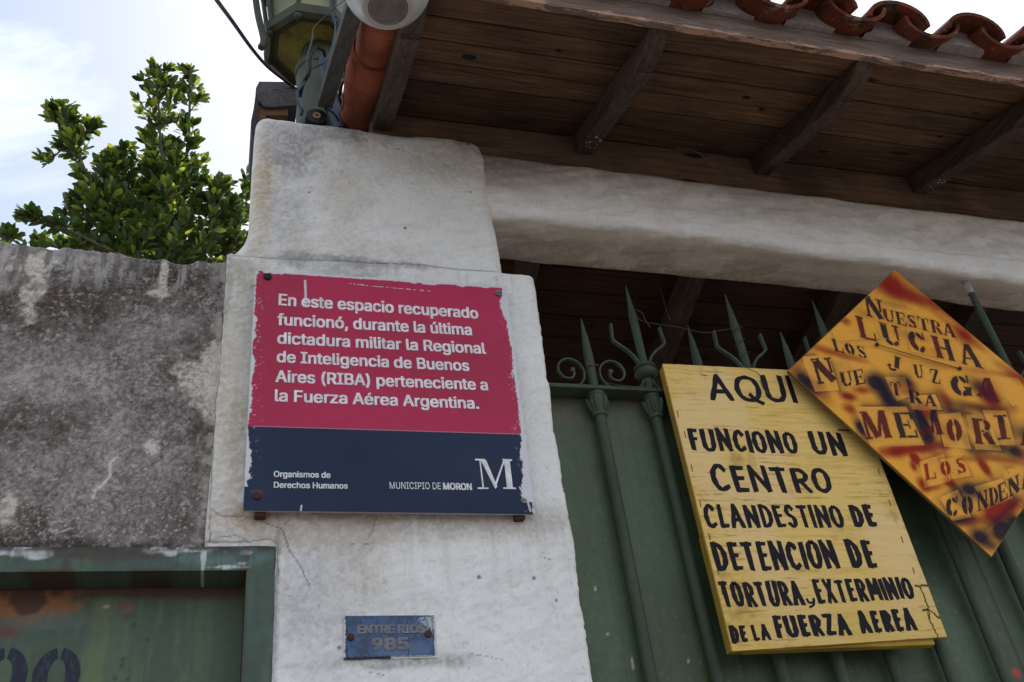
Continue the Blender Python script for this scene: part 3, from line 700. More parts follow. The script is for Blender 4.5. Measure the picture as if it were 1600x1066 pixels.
for s, a, b, h in LT:
    mb = MB(); A_, B_ = mb_m(*a, SY), mb_m(*b, SY)
    cp = (Vector(at(a[0], a[1]-h, SY))-Vector(at(a[0], a[1], SY))).length
    lay_text(mb, s, A_, B_, cp*.93, SY-.0002, .0009, .019); mb.build('lettering', M_LETTER, sign)
for s, a, b, h, off in [("Organismos de", (428, 745.5), (516, 747), 9.0, .018), ("Derechos Humanos", (428, 762.5), (543, 764), 9.0, .018),
                        ("MUNICIPIO DE", (609, 764), (689, 765), 10.5, -.006), ("MORON", (693, 765), (737, 766), 10.0, .024)]:
    mb = MB(); cp = (Vector(at(a[0], a[1]-h, SY))-Vector(at(a[0], a[1], SY))).length
    lay_text(mb, s, mb_m(*a, SY), mb_m(*b, SY), cp, SY-.0003, .0008, off); mb.build('lettering', M_PRINTW, sign)
# the big serif M
def px_poly(mb, pts, y, th): mb.prism([mb_m(px, py, y) for px, py in pts], y-th, y-.0002)
mb = MB(); q = lambda x, y: (370+x/2.6, 410+y/2.6)
px_poly(mb, [q(967, 799), q(1008, 800), q(1007, 806), q(968, 805)], SY, .0010)
px_poly(mb, [q(985, 805), q(990, 805), q(1004, 917), q(998, 917)], SY, .0012)
px_poly(mb, [q(990, 803), q(1012, 804), q(1058, 912), q(1050, 921)], SY, .0014)
px_poly(mb, [q(1050, 921), q(1045, 908), q(1083, 804), q(1089, 804)], SY, .0016)
px_poly(mb, [q(1085, 805), q(1108, 806), q(1121, 917), q(1097, 916)], SY, .0018)
px_poly(mb, [q(1078, 800), q(1118, 802), q(1117, 808), q(1079, 806)], SY, .0020)
px_poly(mb, [q(978, 916), q(1022, 917), q(1022, 922), q(978, 922)], SY, .0022)
px_poly(mb, [q(1082, 916), q(1133, 917), q(1134, 923), q(1082, 922)], SY, .0024)
mb.build('emblem', M_PRINTW, sign)
def screw(px, py, y, r, m, parent, name='screw', slot=True):
    c = at(px, py, y); mb = MB(); n = 16
    for (rr, d0, d1) in ((r, 0, .003), (r*.8, .003, .0048)):
        mb.prism([(c.x+rr*math.cos(2*math.pi*k/n), c.z+rr*math.sin(2*math.pi*k/n)) for k in range(n)], y-d1, y-d0)
    o = mb.build(name, m, parent)
    if slot: MB().box(c.x-r*.7, c.x+r*.7, y-.0054, y-.0049, c.z-r*.13, c.z+r*.13).build('slot', M_BLACK, o)
screw(418, 433, SY-.0005, .0105, M_BLACK, sign, slot=False); screw(779, 459, SY-.0005, .0095, M_STEEL, sign); screw(818, 783, SY-.0005, .0075, M_STEEL, sign); screw(402, 776, SY-.0005, .0085, M_RUST, sign, slot=False)
for px, py in ((407, 803), (815, 807), (420, 440), (775, 465)):
    c = at(px, py, SY); MB().box(c.x-.012, c.x+.012, SY+.009, -.002, c.z-.001, c.z+.022, .002).build('bracket', M_RUST, sign)

# ------------------------------------------------------------------ blue house number plate
PY = -.006
plate = thing('house_number_plate', at(610, 995, PY), 'small chipped blue enamel number plate reading ENTRE RIOS 985 on the white pillar', 'plaque')
TL, TR, BR, BL = [at(*p, PY) for p in ((537, 962), (680, 961), (683, 1027), (537, 1031))]
NU, NV = 220, 110
u, v_ = np.meshgrid(np.linspace(0, 1, NU), np.linspace(0, 1, NV), indexing='ij'); V = quad(BL, BR, TR, TL, u, v_)
V[..., 1] += .002*(np.maximum(np.abs(u-.5)*2, np.abs(v_-.5)*2) > .93)
pc = np.zeros(u.shape+(3,))+np.array((.04, .09, .21)); pc = lerp(pc, (.028, .045, .09), ramp(fbm(u*2, v_, 6, 5, 81, .65), .42, .62)*.9)
pc = lerp(pc, (.09, .15, .26), blob(V[..., 0], V[..., 2], 630, 1015, 30, 10, 3, .5, y=PY)*.6)
n_ = (fbm(u*2, v_, 26, 5, 82, .7)-.5)
pc = lerp(pc, (.55, .54, .55), ramp(.020+n_*.05-np.minimum(u, 1-u), -.002, .002)*.9); pc = lerp(pc, (.02, .022, .03), ramp(n_, .06, .12)*ramp(.13-(1-v_), 0, .06)*.9)
pc = lerp(pc, (.58, .56, .55), ramp(.045+n_*.04-v_, -.003, .003)*(u > .5)); pc = lerp(pc, (.02, .02, .03), ramp(.06+n_*.1-v_, -.003, .003)*(u < .5))
pc = lerp(pc, (.45, .46, .48), ramp(.10+n_*.4-np.hypot(u-.97, (v_-.8)*.6), -.01, .01)*.8)
for pts, wd in (([(.69, .03), (.69, .5), (.672, .72), (.69, .98)], .006), ([(.69, .45), (.74, .43), (.8, .58), (.93, .6)], .006)):
    pc = lerp(pc, (.012, .014, .02), 1-ramp(seg_dist(u+n_*.02, v_, pts), wd*.5, wd))
pc = lerp(pc, (.5, .5, .5), 1-ramp(seg_dist(u, v_, [(.67, .76), (.685, .58)]), .003, .006))
pc = lerp(pc, (.02, .022, .03), (1-ramp(np.abs(np.maximum(np.abs(u-.5)*2, np.abs(v_-.5)*2)-.93), .004, .016))*.6)
Vf = V.reshape(-1, 3); F = grid_faces(NU, NV); rim = [j for j in range(NV)]+[i*NV+NV-1 for i in range(1, NU)]+[(NU-1)*NV+j for j in range(NV-2, -1, -1)]+[i*NV for i in range(NU-2, 0, -1)]
Bk = Vf[rim].copy(); Bk[:, 1] = .004; n0 = len(Vf); k = len(rim); Vf = np.concatenate([Vf, Bk])
for i in range(k): F.append((rim[i], n0+i, n0+(i+1) % k, rim[(i+1) % k]))
smooth_by_angle(obj('enamel_plate', Vf, F, mat_vpaint('enamel_paint', .4, .15, (60, 60, 60), .4, .1), plate, paint=np.concatenate([pc.reshape(-1, 3), np.zeros((k, 3))+.3])), 30)
M_WORN = mat_plain('worn_letter_paint', (.17, .17, .185), .7, .2)
for s, a, b, h in (("ENTRE RIOS", (559, 990), (664, 989), 12.5), ("985", (582, 1016), (637, 1015), 18)):
    mb = MB(); cp = (Vector(at(a[0], a[1]-h, PY))-Vector(at(a[0], a[1], PY))).length
    lay_text(mb, s, mb_m(*a, PY), mb_m(*b, PY), cp, PY-.0002, .0015, .05); mb.build('lettering', M_WORN, plate)
for px, py in ((548, 996), (669, 991)): screw(px, py, PY-.0004, .0078, M_RUST, plate, slot=False)

# ------------------------------------------------------------------ iron gate
GY = .08; RZ = 2.985
gate = thing('iron_gate', (1.7, GY, 0), 'green wrought iron gate with spear tips and scrolls, backed with sheet metal', 'gate')
def sheet_paint(X, Z):
    c = np.zeros(X.shape+(3,))+np.array((.052, .078, .036))
    c = lerp(c, (.068, .105, .052), ramp(fbm(X*2.2, Z*.6, 3, 4, 201), .4, .62)*.8); c = lerp(c, (.036, .058, .036), ramp(fbm(X, Z, 4, 5, 202), .48, .66)*.8)
    st = ramp(fbm(X*5, Z*.35, 9, 4, 203), .58, .72); c = lerp(c, (.060, .078, .042), st*.25); c = lerp(c, (.036, .05, .030), ramp(fbm(X*6, Z*.3, 11, 4, 204), .62, .72)*.3)
    c = lerp(c, (.11, .075, .05), ramp(Z, 2.84, 2.94)*ramp(fbm(X, Z, 7, 4, 205), .36, .6)*.6)
    fine = fbm(X, Z, 120, 3, 206, .6); c = lerp(c, (.07, .045, .025), ramp(fine, .71, .75)*.5); c = lerp(c, (.11, .13, .09), ramp(1-fine, .72, .76)*.5)
    for xs_ in (1.205, 2.02, 2.83): c = lerp(c, (.03, .045, .03), (1-ramp(np.abs(X-xs_-.002*fbm(X, Z, 20, 2, 207)), .001, .0035))*.9)
    for (px, py, rx, ry) in [(988, 1037, 1.5, 8), (1075, 1033, 2, 2), (930, 920, 2, 2), (950, 990, 2, 2), (878, 955, 1.5, 2)]: c = lerp(c, (.5, .48, .42), blob(X, Z, px, py, rx, ry, 0, .2, .2, y=GY+.0265)*.8)
    c = lerp(c, (.45, .03, .02), blob(X, Z, 1588, 1052, 9, 10, 3, .5, .3, y=GY+.0265)*.9)
    return c
o = painted_box('sheet_panel', .80, 3.44, .08, 2.984, GY+.0265, GY+.0305, sheet_paint, M_DLEAF, gate, .0055, yf=lambda X, Z: GY+.0265-.006*(fbm(X, Z, 2.3, 3, 208)-.5)-.0025*(1-ramp(np.abs(X-1.205), .002, .006))-.0025*(1-ramp(np.abs(X-2.02), .002, .006)))
MB().box(.80, 3.44, GY-.030, GY+.025, RZ-.012, RZ, .002).build('top_rail', M_BAR, gate)
MB().box(.80, 3.44, GY-.012, GY+.020, .55, .60, .002).build('lower_rail', M_BAR, gate)
bx = [.955, 1.122, 1.297, 1.458, 1.613, 1.772, 1.935, 2.10, 2.265, 2.435, 2.60, 2.765, 2.93, 3.095, 3.26]
def cap_prof(): return [(r_, z_*.70) for r_, z_ in [(.0185, -.105), (.0215, -.1), (.0215, -.092), (.0185, -.088), (.0205, -.075), (.0245, -.055), (.0265, -.035), (.0245, -.02), (.0225, -.014), (.026, -.008), (.026, -.001)]]
def flat_strip(mb, pts, w_, t_):
    """iron flat bar bent in the XZ plane: pts (x,z); w_ depth along Y, t_ thickness"""
    n = len(pts); vs = []; fs = []
    for i, (x, z) in enumerate(pts):
        a = pts[max(i-1, 0)]; b = pts[min(i+1, n-1)]; dx, dz = b[0]-a[0], b[1]-a[1]; l = math.hypot(dx, dz) or 1; nx, nz = -dz/l*t_/2, dx/l*t_/2
        vs += [(x+nx, GY-w_/2, z+nz), (x+nx, GY+w_/2, z+nz), (x-nx, GY+w_/2, z-nz), (x-nx, GY-w_/2, z-nz)]
    for i in range(n-1):
        for k in range(4): fs.append((4*i+k, 4*i+(k+1) % 4, 4*i+4+(k+1) % 4, 4*i+4+k))
    fs += [(3, 2, 1, 0), tuple(4*(n-1)+k for k in range(4))]; mb.add(vs, fs)
for i, x in enumerate(bx):
    tall = i % 2 == 1; z0 = RZ
    b = MB().tube([(x, GY, .1), (x, GY, 1.4), (x, GY, RZ-.06)], .0158, 16).build('bar', M_BAR, gate); smooth_by_angle(b, 40)
    cp = MB().lathe((x, GY, RZ-.012), cap_prof(), 20).build('capital', M_BAR, b); smooth_by_angle(cp, 50)
    lf = MB()
    for k in range(6):      # acanthus leaves cast on the capital
        a = 2*math.pi*k/6; cx, cy = math.cos(a), math.sin(a)
        lf.tube([(x+cx*.019, GY+cy*.019, RZ-.072), (x+cx*.0255, GY+cy*.0255, RZ-.055), (x+cx*.029, GY+cy*.029, RZ-.038), (x+cx*.031, GY+cy*.031, RZ-.030)], [.003, .0055, .006, .003], 6)
    smooth_by_angle(lf.build('capital_leaf', M_BAR, b), 60)
    if not tall:
        t = MB().tube([(x, GY, RZ+.0005), (x, GY, RZ+.10), (x, GY, RZ+.12), (x, GY, RZ+.18), (x, GY, 3.235)], [.0125, .0135, .0135, .0095, .0012], 14).build('spear_tip', M_BAR, b); smooth_by_angle(t, 60)
    else:
        zt = 3.372 if i != 9 else 3.50
        t = MB().tube([(x, GY, RZ+.0005), (x, GY, zt-.12), (x, GY, zt-.11), (x, GY, zt)], [.0125, .0125, .0115, .0012 if i != 9 else .009], 14).build('spear_tip', M_BAR, b); smooth_by_angle(t, 60)
        cl = MB().lathe((x, GY, RZ+.065), [(.014, -.018), (.024, -.015), (.031, -.007), (.034, 0), (.032, .005), (.029, .009), (.027, .013), (.033, .017), (.032, .022), (.016, .026)], 20).build('collar', M_BAR, b); smooth_by_angle(cl, 50)
        for sgn in (-1, 1):
            m2 = MB(); flat_strip(m2, [(x+sgn*.014, RZ+.098), (x+sgn*.028, RZ+.125), (x+sgn*.045, RZ+.145), (x+sgn*.062, RZ+.158), (x+sgn*.078, RZ+.172), (x+sgn*.082, RZ+.180), (x+sgn*.080, RZ+.205), (x+sgn*.078, RZ+.235)], .013, .0065); m2.build('trident_arm', M_BAR, b)
            m3 = MB(); flat_strip(m3, [(x+sgn*.012, RZ+.045), (x+sgn*.018, RZ+.03), (x+sgn*.03, RZ+.015), (x+sgn*.05, RZ+.004)], .010, .006); m3.build('foot_curl', M_BAR, b)
        if i == 9: MB().tube([(x-.004, GY, zt-.04), (x+.002, GY, zt+.025)], [.0135, .013], 8).build('paint_smeared_cap', mat_plain('smeared_white', (.35, .33, .31), .8, .1), b)
    if not tall:
        for sgn in (-1, 1):
            pts = []
            for k in range(40):
                a = R(-100+ k/39*480); rr = .050*(1-.76*(k/39)**1.25)
                pts.append((x+sgn*(.068 - rr*math.cos(a)*1.0), RZ+.060+rr*math.sin(a)*1.08))
            pts = [(x+sgn*.080, RZ+.004)]+pts
            # start at the rail, rise beside the spear, curl over and inward
            m4 = MB(); flat_strip(m4, pts, .011, .0048); m4.build('scroll', M_BAR, gate)
            e = pts[-1]; MB().tube([(e[0], GY-.007, e[1]), (e[0], GY+.007, e[1])], .0065, 10).build('scroll_eye', M_BAR, gate)
        MB().tube([(x-.018, GY-.015, RZ+.076), (x+.018, GY-.015, RZ+.076)], .0018, 6).build('tie_wire', M_WIRE, gate)

# thin wires tangled on the spears
def wire(name, pts, r, m, label, cat='wire'):
    # smooth the polyline
    P = [Vector(p) for p in pts]; out = []
    for i in range(len(P)-1):
        p0, p1, p2, p3 = P[max(i-1, 0)], P[i], P[i+1], P[min(i+2, len(P)-1)]
        for k in range(8):
            t = k/8; out.append(.5*((2*p1)+(p2-p0)*t+(2*p0-5*p1+4*p2-p3)*t*t+(3*p1-p0-3*p2+p3)*t**3))
    out.append(P[-1]); o = MB().tube(out, r, 6).build(name, m, loc=P[0]); smooth_by_angle(o, 80); return tag(o, label, cat) if label else o
g = lambda px, py, y=.06: at(px, py, y)
wire('thin_wire', [g(983, 478), g(1000, 500), g(1030, 507), g(1062, 512), g(1100, 520), g(1128, 516), g(1160, 512)], .0011, M_WIRE, 'thin brown wire strung between the tall spear tips above the gate')
wire('thin_wire', [g(985, 482), g(1002, 488), g(1008, 500), g(1016, 512)], .0010, M_WIRE, 'short loose wire end hanging off the first tall spear tip')
wire('thin_wire', [g(1027, 443, .3), g(1036, 465, .3), g(1041, 485, .3), g(1047, 500, .3)], .0012, M_WIRE, 'pale straight strand hanging below the lintel over the gate spears')
wire('thin_wire', [g(948, 598, .045), g(975, 603, .045), g(1005, 604, .045), g(1030, 596, .045)], .0010, M_WIRE, 'thin wire sagging along the gate top rail beside the yellow board')
pts = []
for k in range(22):
    z = 3.05+.01*k; a = k*1.3; pts.append((1.458+.02*math.cos(a)*(1.2-.02*k), GY+.02*math.sin(a), z))
wire('binding_wire', pts, .0011, M_WIRE, 'thin wire wound around the spear behind the top of the yellow board')

# ------------------------------------------------------------------ hand-lettered yellow board
YY = .004
yb = thing('yellow_sign', at(1250, 800, YY), 'rectangular yellow plywood board with hand painted black capitals, wired to the gate bars', 'sign')
TLp, BLp, BRp = at(1035.5, 568.5, YY), at(1145, 1017.5, YY), at(1480, 995, YY)
TRp = Vector((at(1395, 745, YY).x, YY, at(1250, 577, YY).z+.003))
TRp = Vector((BRp.x-.003, YY, TLp.z+.004))
NU, NV = 380, 460
u, v_ = np.meshgrid(np.linspace(0, 1, NU), np.linspace(0, 1, NV), indexing='ij'); V = quad(BLp, BRp, TRp, TLp, u, v_)

pc = np.zeros(u.shape+(3,))+np.array((.72, .48, .145))
X_, Z_ = V[..., 0], V[..., 2]
gr = fbm(X_*1.0, Z_*16, 7, 6, 16, .65); gr2 = fbm(X_*2.0, Z_*40, 9, 4, 17, .7)
pc = lerp(pc, (.56, .34, .075), ramp(gr, .48, .62)*.55); pc = lerp(pc, (.74, .54, .24), ramp(gr2, .52, .7)*.45)
pc = lerp(pc, (.74, .52, .26), ramp(fbm(u, v_, 3.2, 4, 18), .45, .65)*.6)
pc = lerp(pc, (.55, .36, .07), ramp(v_, .95, 1.0)*.25+ramp(.3-v_, 0, .3)*.4)
pc = lerp(pc, (.30, .19, .06), ramp(fbm(u*1.0, v_*1.0, 5, 5, 19, .6), .62, .74)*.5)
pc = lerp(pc, (.30, .17, .04), ramp(fbm(X_*1.3, Z_*22, 9, 5, 25, .6), .64, .70)*.6*ramp(fbm(u, v_, 4, 2, 26), .4, .6))
crk = lambda pts, w_: (1-ramp(seg_dist(u+(gr2-.5)*.02, v_, pts), w_*.4, w_))
K = [((.83, .75), (.88, .749), (.95, .752), (.985, .748)), ((.935, .17), (.96, .165), (.96, .10), (.945, .06), (.955, .0)), ((.93, .088), (.96, .09), (.99, .062), (1., .062)), ((.965, .17), (1., .168))]
for p in K: pc = lerp(pc, (.05, .02, .01), crk(p, .0055)*.95)
Vf = V.reshape(-1, 3); F = grid_faces(NU, NV); rim = [j for j in range(NV)]+[i*NV+NV-1 for i in range(1, NU)]+[(NU-1)*NV+j for j in range(NV-2, -1, -1)]+[i*NV for i in range(NU-2, 0, -1)]
Bk = Vf[rim].copy(); Bk[:, 1] = YY+.007; n0 = len(Vf); k = len(rim); Vf = np.concatenate([Vf, Bk])
for i in range(k): F.append((rim[i], n0+i, n0+(i+1) % k, rim[(i+1) % k]))
F.append(tuple(n0+i for i in range(k)))
M_YB = mat_vpaint('yellow_plywood_paint', .7, .18, (2, 30, 30), .12, .25, 8)
smooth_by_angle(obj('board', Vf, F, M_YB, yb, paint=np.concatenate([pc.reshape(-1, 3), np.zeros((k, 3))+np.array((.5, .3, .06))])), 40)
M_YF = mat_wood('yellow_painted_batten', 'z', (.16, .09, .012), (.30, .19, .025), (.42, .27, .05), knots=False)
M_YFX = mat_wood('yellow_painted_rail', 'x', (.16, .09, .012), (.30, .19, .025), (.42, .27, .05), knots=False)
yd0, yd1 = YY+.0075, YY+.034
MB().box(TLp.x+.002, TLp.x+.034, yd0, yd1, BLp.z+.30, TLp.z-.002, .002).build('batten', M_YF, yb)
MB().box(TLp.x+.0, TLp.x+.034, yd0, yd1+.002, BLp.z+.003, BLp.z+.298, .002).build('batten', M_YF, yb)
MB().box(BRp.x-.036, BRp.x-.002, yd0, yd1, BRp.z+.003, TRp.z-.002, .002).build('batten', M_YF, yb)
MB().box(TLp.x+.035, BRp.x-.037, yd0, yd1, BLp.z+.001, BLp.z+.028, .002).build('cross_rail', M_YFX, yb)
MB().box(TLp.x+.035, BRp.x-.037, yd0, yd1, TLp.z-.035, TLp.z-.003, .002).build('cross_rail', M_YFX, yb)
# pale unpainted edging strip down the right side
# brush glyphs: strokes on a unit box
G = {
 'A': ([[(.0, 0), (.28, .55), (.5, 1)], [(.5, 1), (.75, .5), (1, 0)], [(.2, .33), (.82, .33)]], 1.0),
 'Q': ([[(.5, 1), (.15, .88), (0, .5), (.14, .13), (.5, .0), (.86, .12), (1, .5), (.85, .88), (.5, 1)], [(.55, .22), (.75, .02), (1.02, -.12)]], 1.1),
 'U': ([[(.02, 1), (.02, .35), (.14, .08), (.48, 0), (.82, .08), (.96, .35), (.98, 1)]], .95),
 'I': ([[(.5, 1), (.5, .0)]], .28),
 'F': ([[(.12, 1), (.12, .0)], [(.0, .97), (1, .97)], [(.12, .53), (.8, .53)]], .72),
 'E': ([[(.12, 1), (.12, .0)], [(.05, .97), (1, .97)], [(.12, .53), (.85, .53)], [(.08, .03), (1, .03)]], .75),
 'L': ([[(.1, 1), (.1, .0)], [(.05, .03), (1, .03)]], .72),
 'T': ([[(.5, 1), (.5, .0)], [(.0, .97), (1, .97)]], .85),
 'N': ([[(.06, 0), (.06, 1)], [(.06, 1), (.94, .0)], [(.94, 0), (.94, 1)]], 1.0),
 'M': ([[(.05, 0), (.12, 1)], [(.12, 1), (.5, .3)], [(.5, .3), (.88, 1)], [(.88, 1), (.95, .0)]], 1.2),
 'C': ([[(.98, .82), (.72, .99), (.4, .96), (.08, .72), (.02, .4), (.18, .1), (.5, .0), (.98, .12)]], .85),
 'O': ([[(.5, 1), (.14, .86), (.02, .5), (.14, .14), (.5, .0), (.86, .14), (.98, .5), (.86, .86), (.5, 1)]], .95),
 'D': ([[(.08, 1), (.08, .0)], [(.0, .97), (.5, .95), (.88, .75), (.98, .5), (.88, .22), (.5, .03), (.05, .03)]], .92),
 'R': ([[(.08, 1), (.08, .0)], [(.04, .97), (.6, .98), (.93, .8), (.88, .58), (.5, .48), (.1, .47)], [(.45, .48), (1, .0)]], .9),
 'S': ([[(.92, .85), (.65, .99), (.3, .97), (.08, .77), (.2, .58), (.75, .44), (.92, .24), (.72, .04), (.35, .0), (.03, .12)]], .8),
 'X': ([[(.02, 1), (.98, .0)], [(.95, 1), (.03, .0)]], .9),
 'Z': ([[(.03, .97), (.95, .97)], [(.95, .97), (.05, .03)], [(.03, .03), (1, .03)]], .85),
 'y': ([[(.05, 1), (.15, .5), (.45, .35), (.85, .55)], [(.95, 1), (.85, .4), (.6, -.1), (.1, -.35)]], .9)}
def crom(P, n=5):
    if len(P) == 2: return [P[0], ((P[0][0]+P[1][0])/2, (P[0][1]+P[1][1])/2), P[1]]
    out = []
    for i in range(len(P)-1):
        p0, p1, p2, p3 = [np.array(P[j]) for j in (max(i-1, 0), i, i+1, min(i+2, len(P)-1))]
        for k in range(n): t = k/n; out.append(tuple(.5*((2*p1)+(p2-p0)*t+(2*p0-5*p1+4*p2-p3)*t*t+(3*p1-p0-3*p2+p3)*t**3)))
    out.append(P[-1]); return out
rl = random.Random(3)
_layer = [0]
def brush_word(mb, s, A, B, h0, h1, wpx, y, gap=.16, jitter=.02, upl=None):
    """A,B baseline end pixels; h0,h1 cap heights in px at both ends; wpx stroke width px"""
    ws = [G[c][1] for c in s]; tot = sum(ws)+gap*(len(s)-1)*1.0; x = 0
    Ax, Az = mb_m(*A, y); Bx, Bz = mb_m(*B, y); W = math.hypot(Bx-Ax, Bz-Az)
    hA = mb_m(A[0]-h0*.05, A[1]-h0, y)[1]-Az; hB = mb_m(B[0]-h1*.05, B[1]-h1, y)[1]-Bz
    sw = wpx*(1.02 if len(s) < 7 else .96 if len(s) < 10 else .90)*W/math.hypot(B[0]-A[0], B[1]-A[1])
    for c, w_ in zip(s, ws):
        t0 = x/tot; t1 = (x+w_)/tot; x += w_+gap
        jz = rl.uniform(-jitter, jitter); js = rl.uniform(-.04, .03); jh = 1+rl.uniform(-jitter, jitter)*1.5
        for st in G[c][0]:
            P = crom(st); M_ = []
            for (gx, gz) in P:
                hl = (hA+(hB-hA)*t0)*jh
                m_ = sw*.5/(W*(t1-t0)); gx2 = m_*.9+gx*(1-1.8*m_) if w_ > .4 else gx
                tt = t0+(t1-t0)*gx2; gz2 = gz*(1-sw/hl)+sw*.5/hl
                M_.append((Ax+(Bx-Ax)*tt + js*gz*hl, Az+(Bz-Az)*tt + (gz2+jz)*hl))
            n = len(M_); dns = []
            L_ = []; Rr = []
            ph = rl.uniform(0, 9)
            for i in range(n):
                a = M_[max(i-1, 0)]; b = M_[min(i+1, n-1)]; dx, dz = b[0]-a[0], b[1]-a[1]; l = math.hypot(dx, dz) or 1
                dx /= l; dz /= l
                horiz = abs(dx)
                wd = sw*(.5-.13*horiz)*(1+.10*math.sin(i*1.1+ph))*(1.0 if 0 < i < n-1 or P[0] == P[-1] else .88)
                ex = M_[i][0]; ez = M_[i][1]
                cl_ = P[0] == P[-1]
                if i == 0: ex -= dx*sw*(.05 if cl_ else .28); ez -= dz*sw*(.05 if cl_ else .28)
                if i == n-1: ex += dx*sw*(.05 if cl_ else .28); ez += dz*sw*(.05 if cl_ else .28)
                sk = .18*sw if i in (0, n-1) and not cl_ else 0; s2 = -1 if i == 0 else 1
                L_.append((ex-dz*wd+dx*sk*s2*.6, ez+dx*wd+dz*sk*s2*.6)); Rr.append((ex+dz*wd-dx*sk*s2*.3, ez-dx*wd-dz*sk*s2*.3))
            _layer[0] = (_layer[0]+1) % 7; yy = y-.0004-.00006*_layer[0]
            vs = []; fs = []
            for i in range(n): vs += [(L_[i][0], yy, L_[i][1]), (Rr[i][0], yy, Rr[i][1])]
            for i in range(n-1): fs.append((2*i, 2*i+1, 2*i+3, 2*i+2))
            mb.add(vs, fs)
M_BRUSH = mat_plain('black_brush_paint', (.011, .009, .013), .6, .12)
zz = lambda x, y: (1030+x/3.404, 560+y/3.404)      # from the enlarged upper half
z2 = lambda x, y: (1030+x/3.404, 780+y/3.404)
YL = YY+.0001
for s, a, b, h0, h1, wd in [("AQUI", zz(275, 228), zz(745, 242), 44, 45, 8.6),
        ("FUNCIONO", zz(172, 495), zz(752, 515), 38, 37, 8.2), ("UN", zz(825, 518), zz(1010, 526), 39, 40, 8.4),
        ("CENTRO", zz(298, 715), zz(935, 725), 45, 42, 8.6),
        ("CLANDESTINO", z2(255, 160), z2(997, 155), 40, 38, 8.0), ("DE", z2(1038, 155), z2(1170, 155), 39, 39, 8.6),
        ("DETENCION", z2(308, 392), z2(972, 375), 50, 47, 9.0), ("DE", z2(1028, 374), z2(1170, 372), 48, 48, 9.0),
        ("TORTURA", z2(345, 582), z2(782, 570), 43, 42, 7.8), ("y", z2(790, 572), z2(842, 568), 14, 14, 4.0), ("EXTERMINIO", z2(848, 565), z2(1368, 532), 41, 36, 7.6),
        ("DE", z2(388, 775), z2(478, 762), 31, 28, 6.2), ("LA", z2(505, 760), z2(600, 752), 28, 26, 6.0), ("FUERZA", z2(628, 748), z2(1030, 728), 39, 37, 8.2), ("AEREA", z2(1080, 724), z2(1380, 705), 38, 38, 8.0)]:
    mb = MB(); brush_word(mb, s, a, b, h0, h1, wd, YL, gap=.10 if len(s) > 5 else .13); mb.build('lettering', M_BRUSH, yb)
# staples along both edges
for (px, py, dx, dy) in [(1058, 642, 2, 10), (1069, 674, 3, 10), (1080, 726, 2, 11), (1093, 781, 2, 11), (1107, 833, 3, 11), (1120, 886, 3, 11), (1127, 918, 2, 11), (1372, 732, 2, 9), (1389, 781, 3, 10), (1408, 838, 3, 10), (1426, 887, 3, 10), (1449, 957, 3, 10), (1096, 586, 9, 1)]:
    a, b = at(px, py, YL-.0005), at(px+dx, py+dy, YL-.0005); MB().tube([a, b], .0011, 6).build('staple', M_RUST, yb)
wire('tie_wire', [g(1163, 560, .05), g(1168, 575, -.004), g(1186, 585, -.002), g(1190, 603, -.002), g(1200, 615, -.004)], .0011, M_WIRE, 'thin wire hooked over the top edge of the yellow board')

# ------------------------------------------------------------------ diamond-hung stencilled board
DY = -.034
dia = thing('diamond_sign', at(1450, 650, DY), 'orange-yellow square board hung on a corner, sprayed with red and black stencil letters', 'sign')
T_, L_p, B_ = at(1398, 421, DY), at(1231, 579, DY), at(1549, 871, DY)
Rp = T_+(B_-L_p)
N = 560
u, v_ = np.meshgrid(np.linspace(0, 1, N), np.linspace(0, 1, N), indexing='ij')
# u along L->T, v along L->B
V = quad(L_p, T_, Rp, B_, u, v_); X_, Z_ = V[..., 0], V[..., 2]
V[..., 1] += .006*(fbm(u, v_, 1.3, 2, 35)-.5)
c7 = lambda x, y: mb_m(1220+x/2.318, 420+y/2.318, DY)
S7 = (Vector(at(1500, 650, DY))-Vector(at(1501, 650, DY))).length/2.318
wob = (fbm(X_, Z_, 12, 4, 36)-.5)
def spr(x, y, rx, ry, k=1, soft=.7, rot=0, s=0, rag=.35):
    cx, cz = c7(x, y); dx, dz = X_-cx, Z_-cz; c_, s_ = math.cos(R(rot)), math.sin(R(rot))
    a = (dx*c_+dz*s_)/(rx*S7); b = (-dx*s_+dz*c_)/(ry*S7)
    d = np.hypot(a, b)+(fbm(X_, Z_, 22, 4, 37+s)-.5)*2*rag
    return k*(1-ramp(d, 1-soft, 1+soft*.6))
YEL, RED, BLK = (.80, .36, .045), (.27, .014, .008), (.010, .009, .020)
pc = np.zeros(u.shape+(3,))+np.array(YEL); pc = lerp(pc, (.76, .36, .06), ramp(fbm(X_, Z_, 9, 4, 38), .42, .66)*.6)
pc = lerp(pc, (.58, .24, .05), ramp(fbm(X_, Z_, 14, 5, 39), .56, .74)*.35)
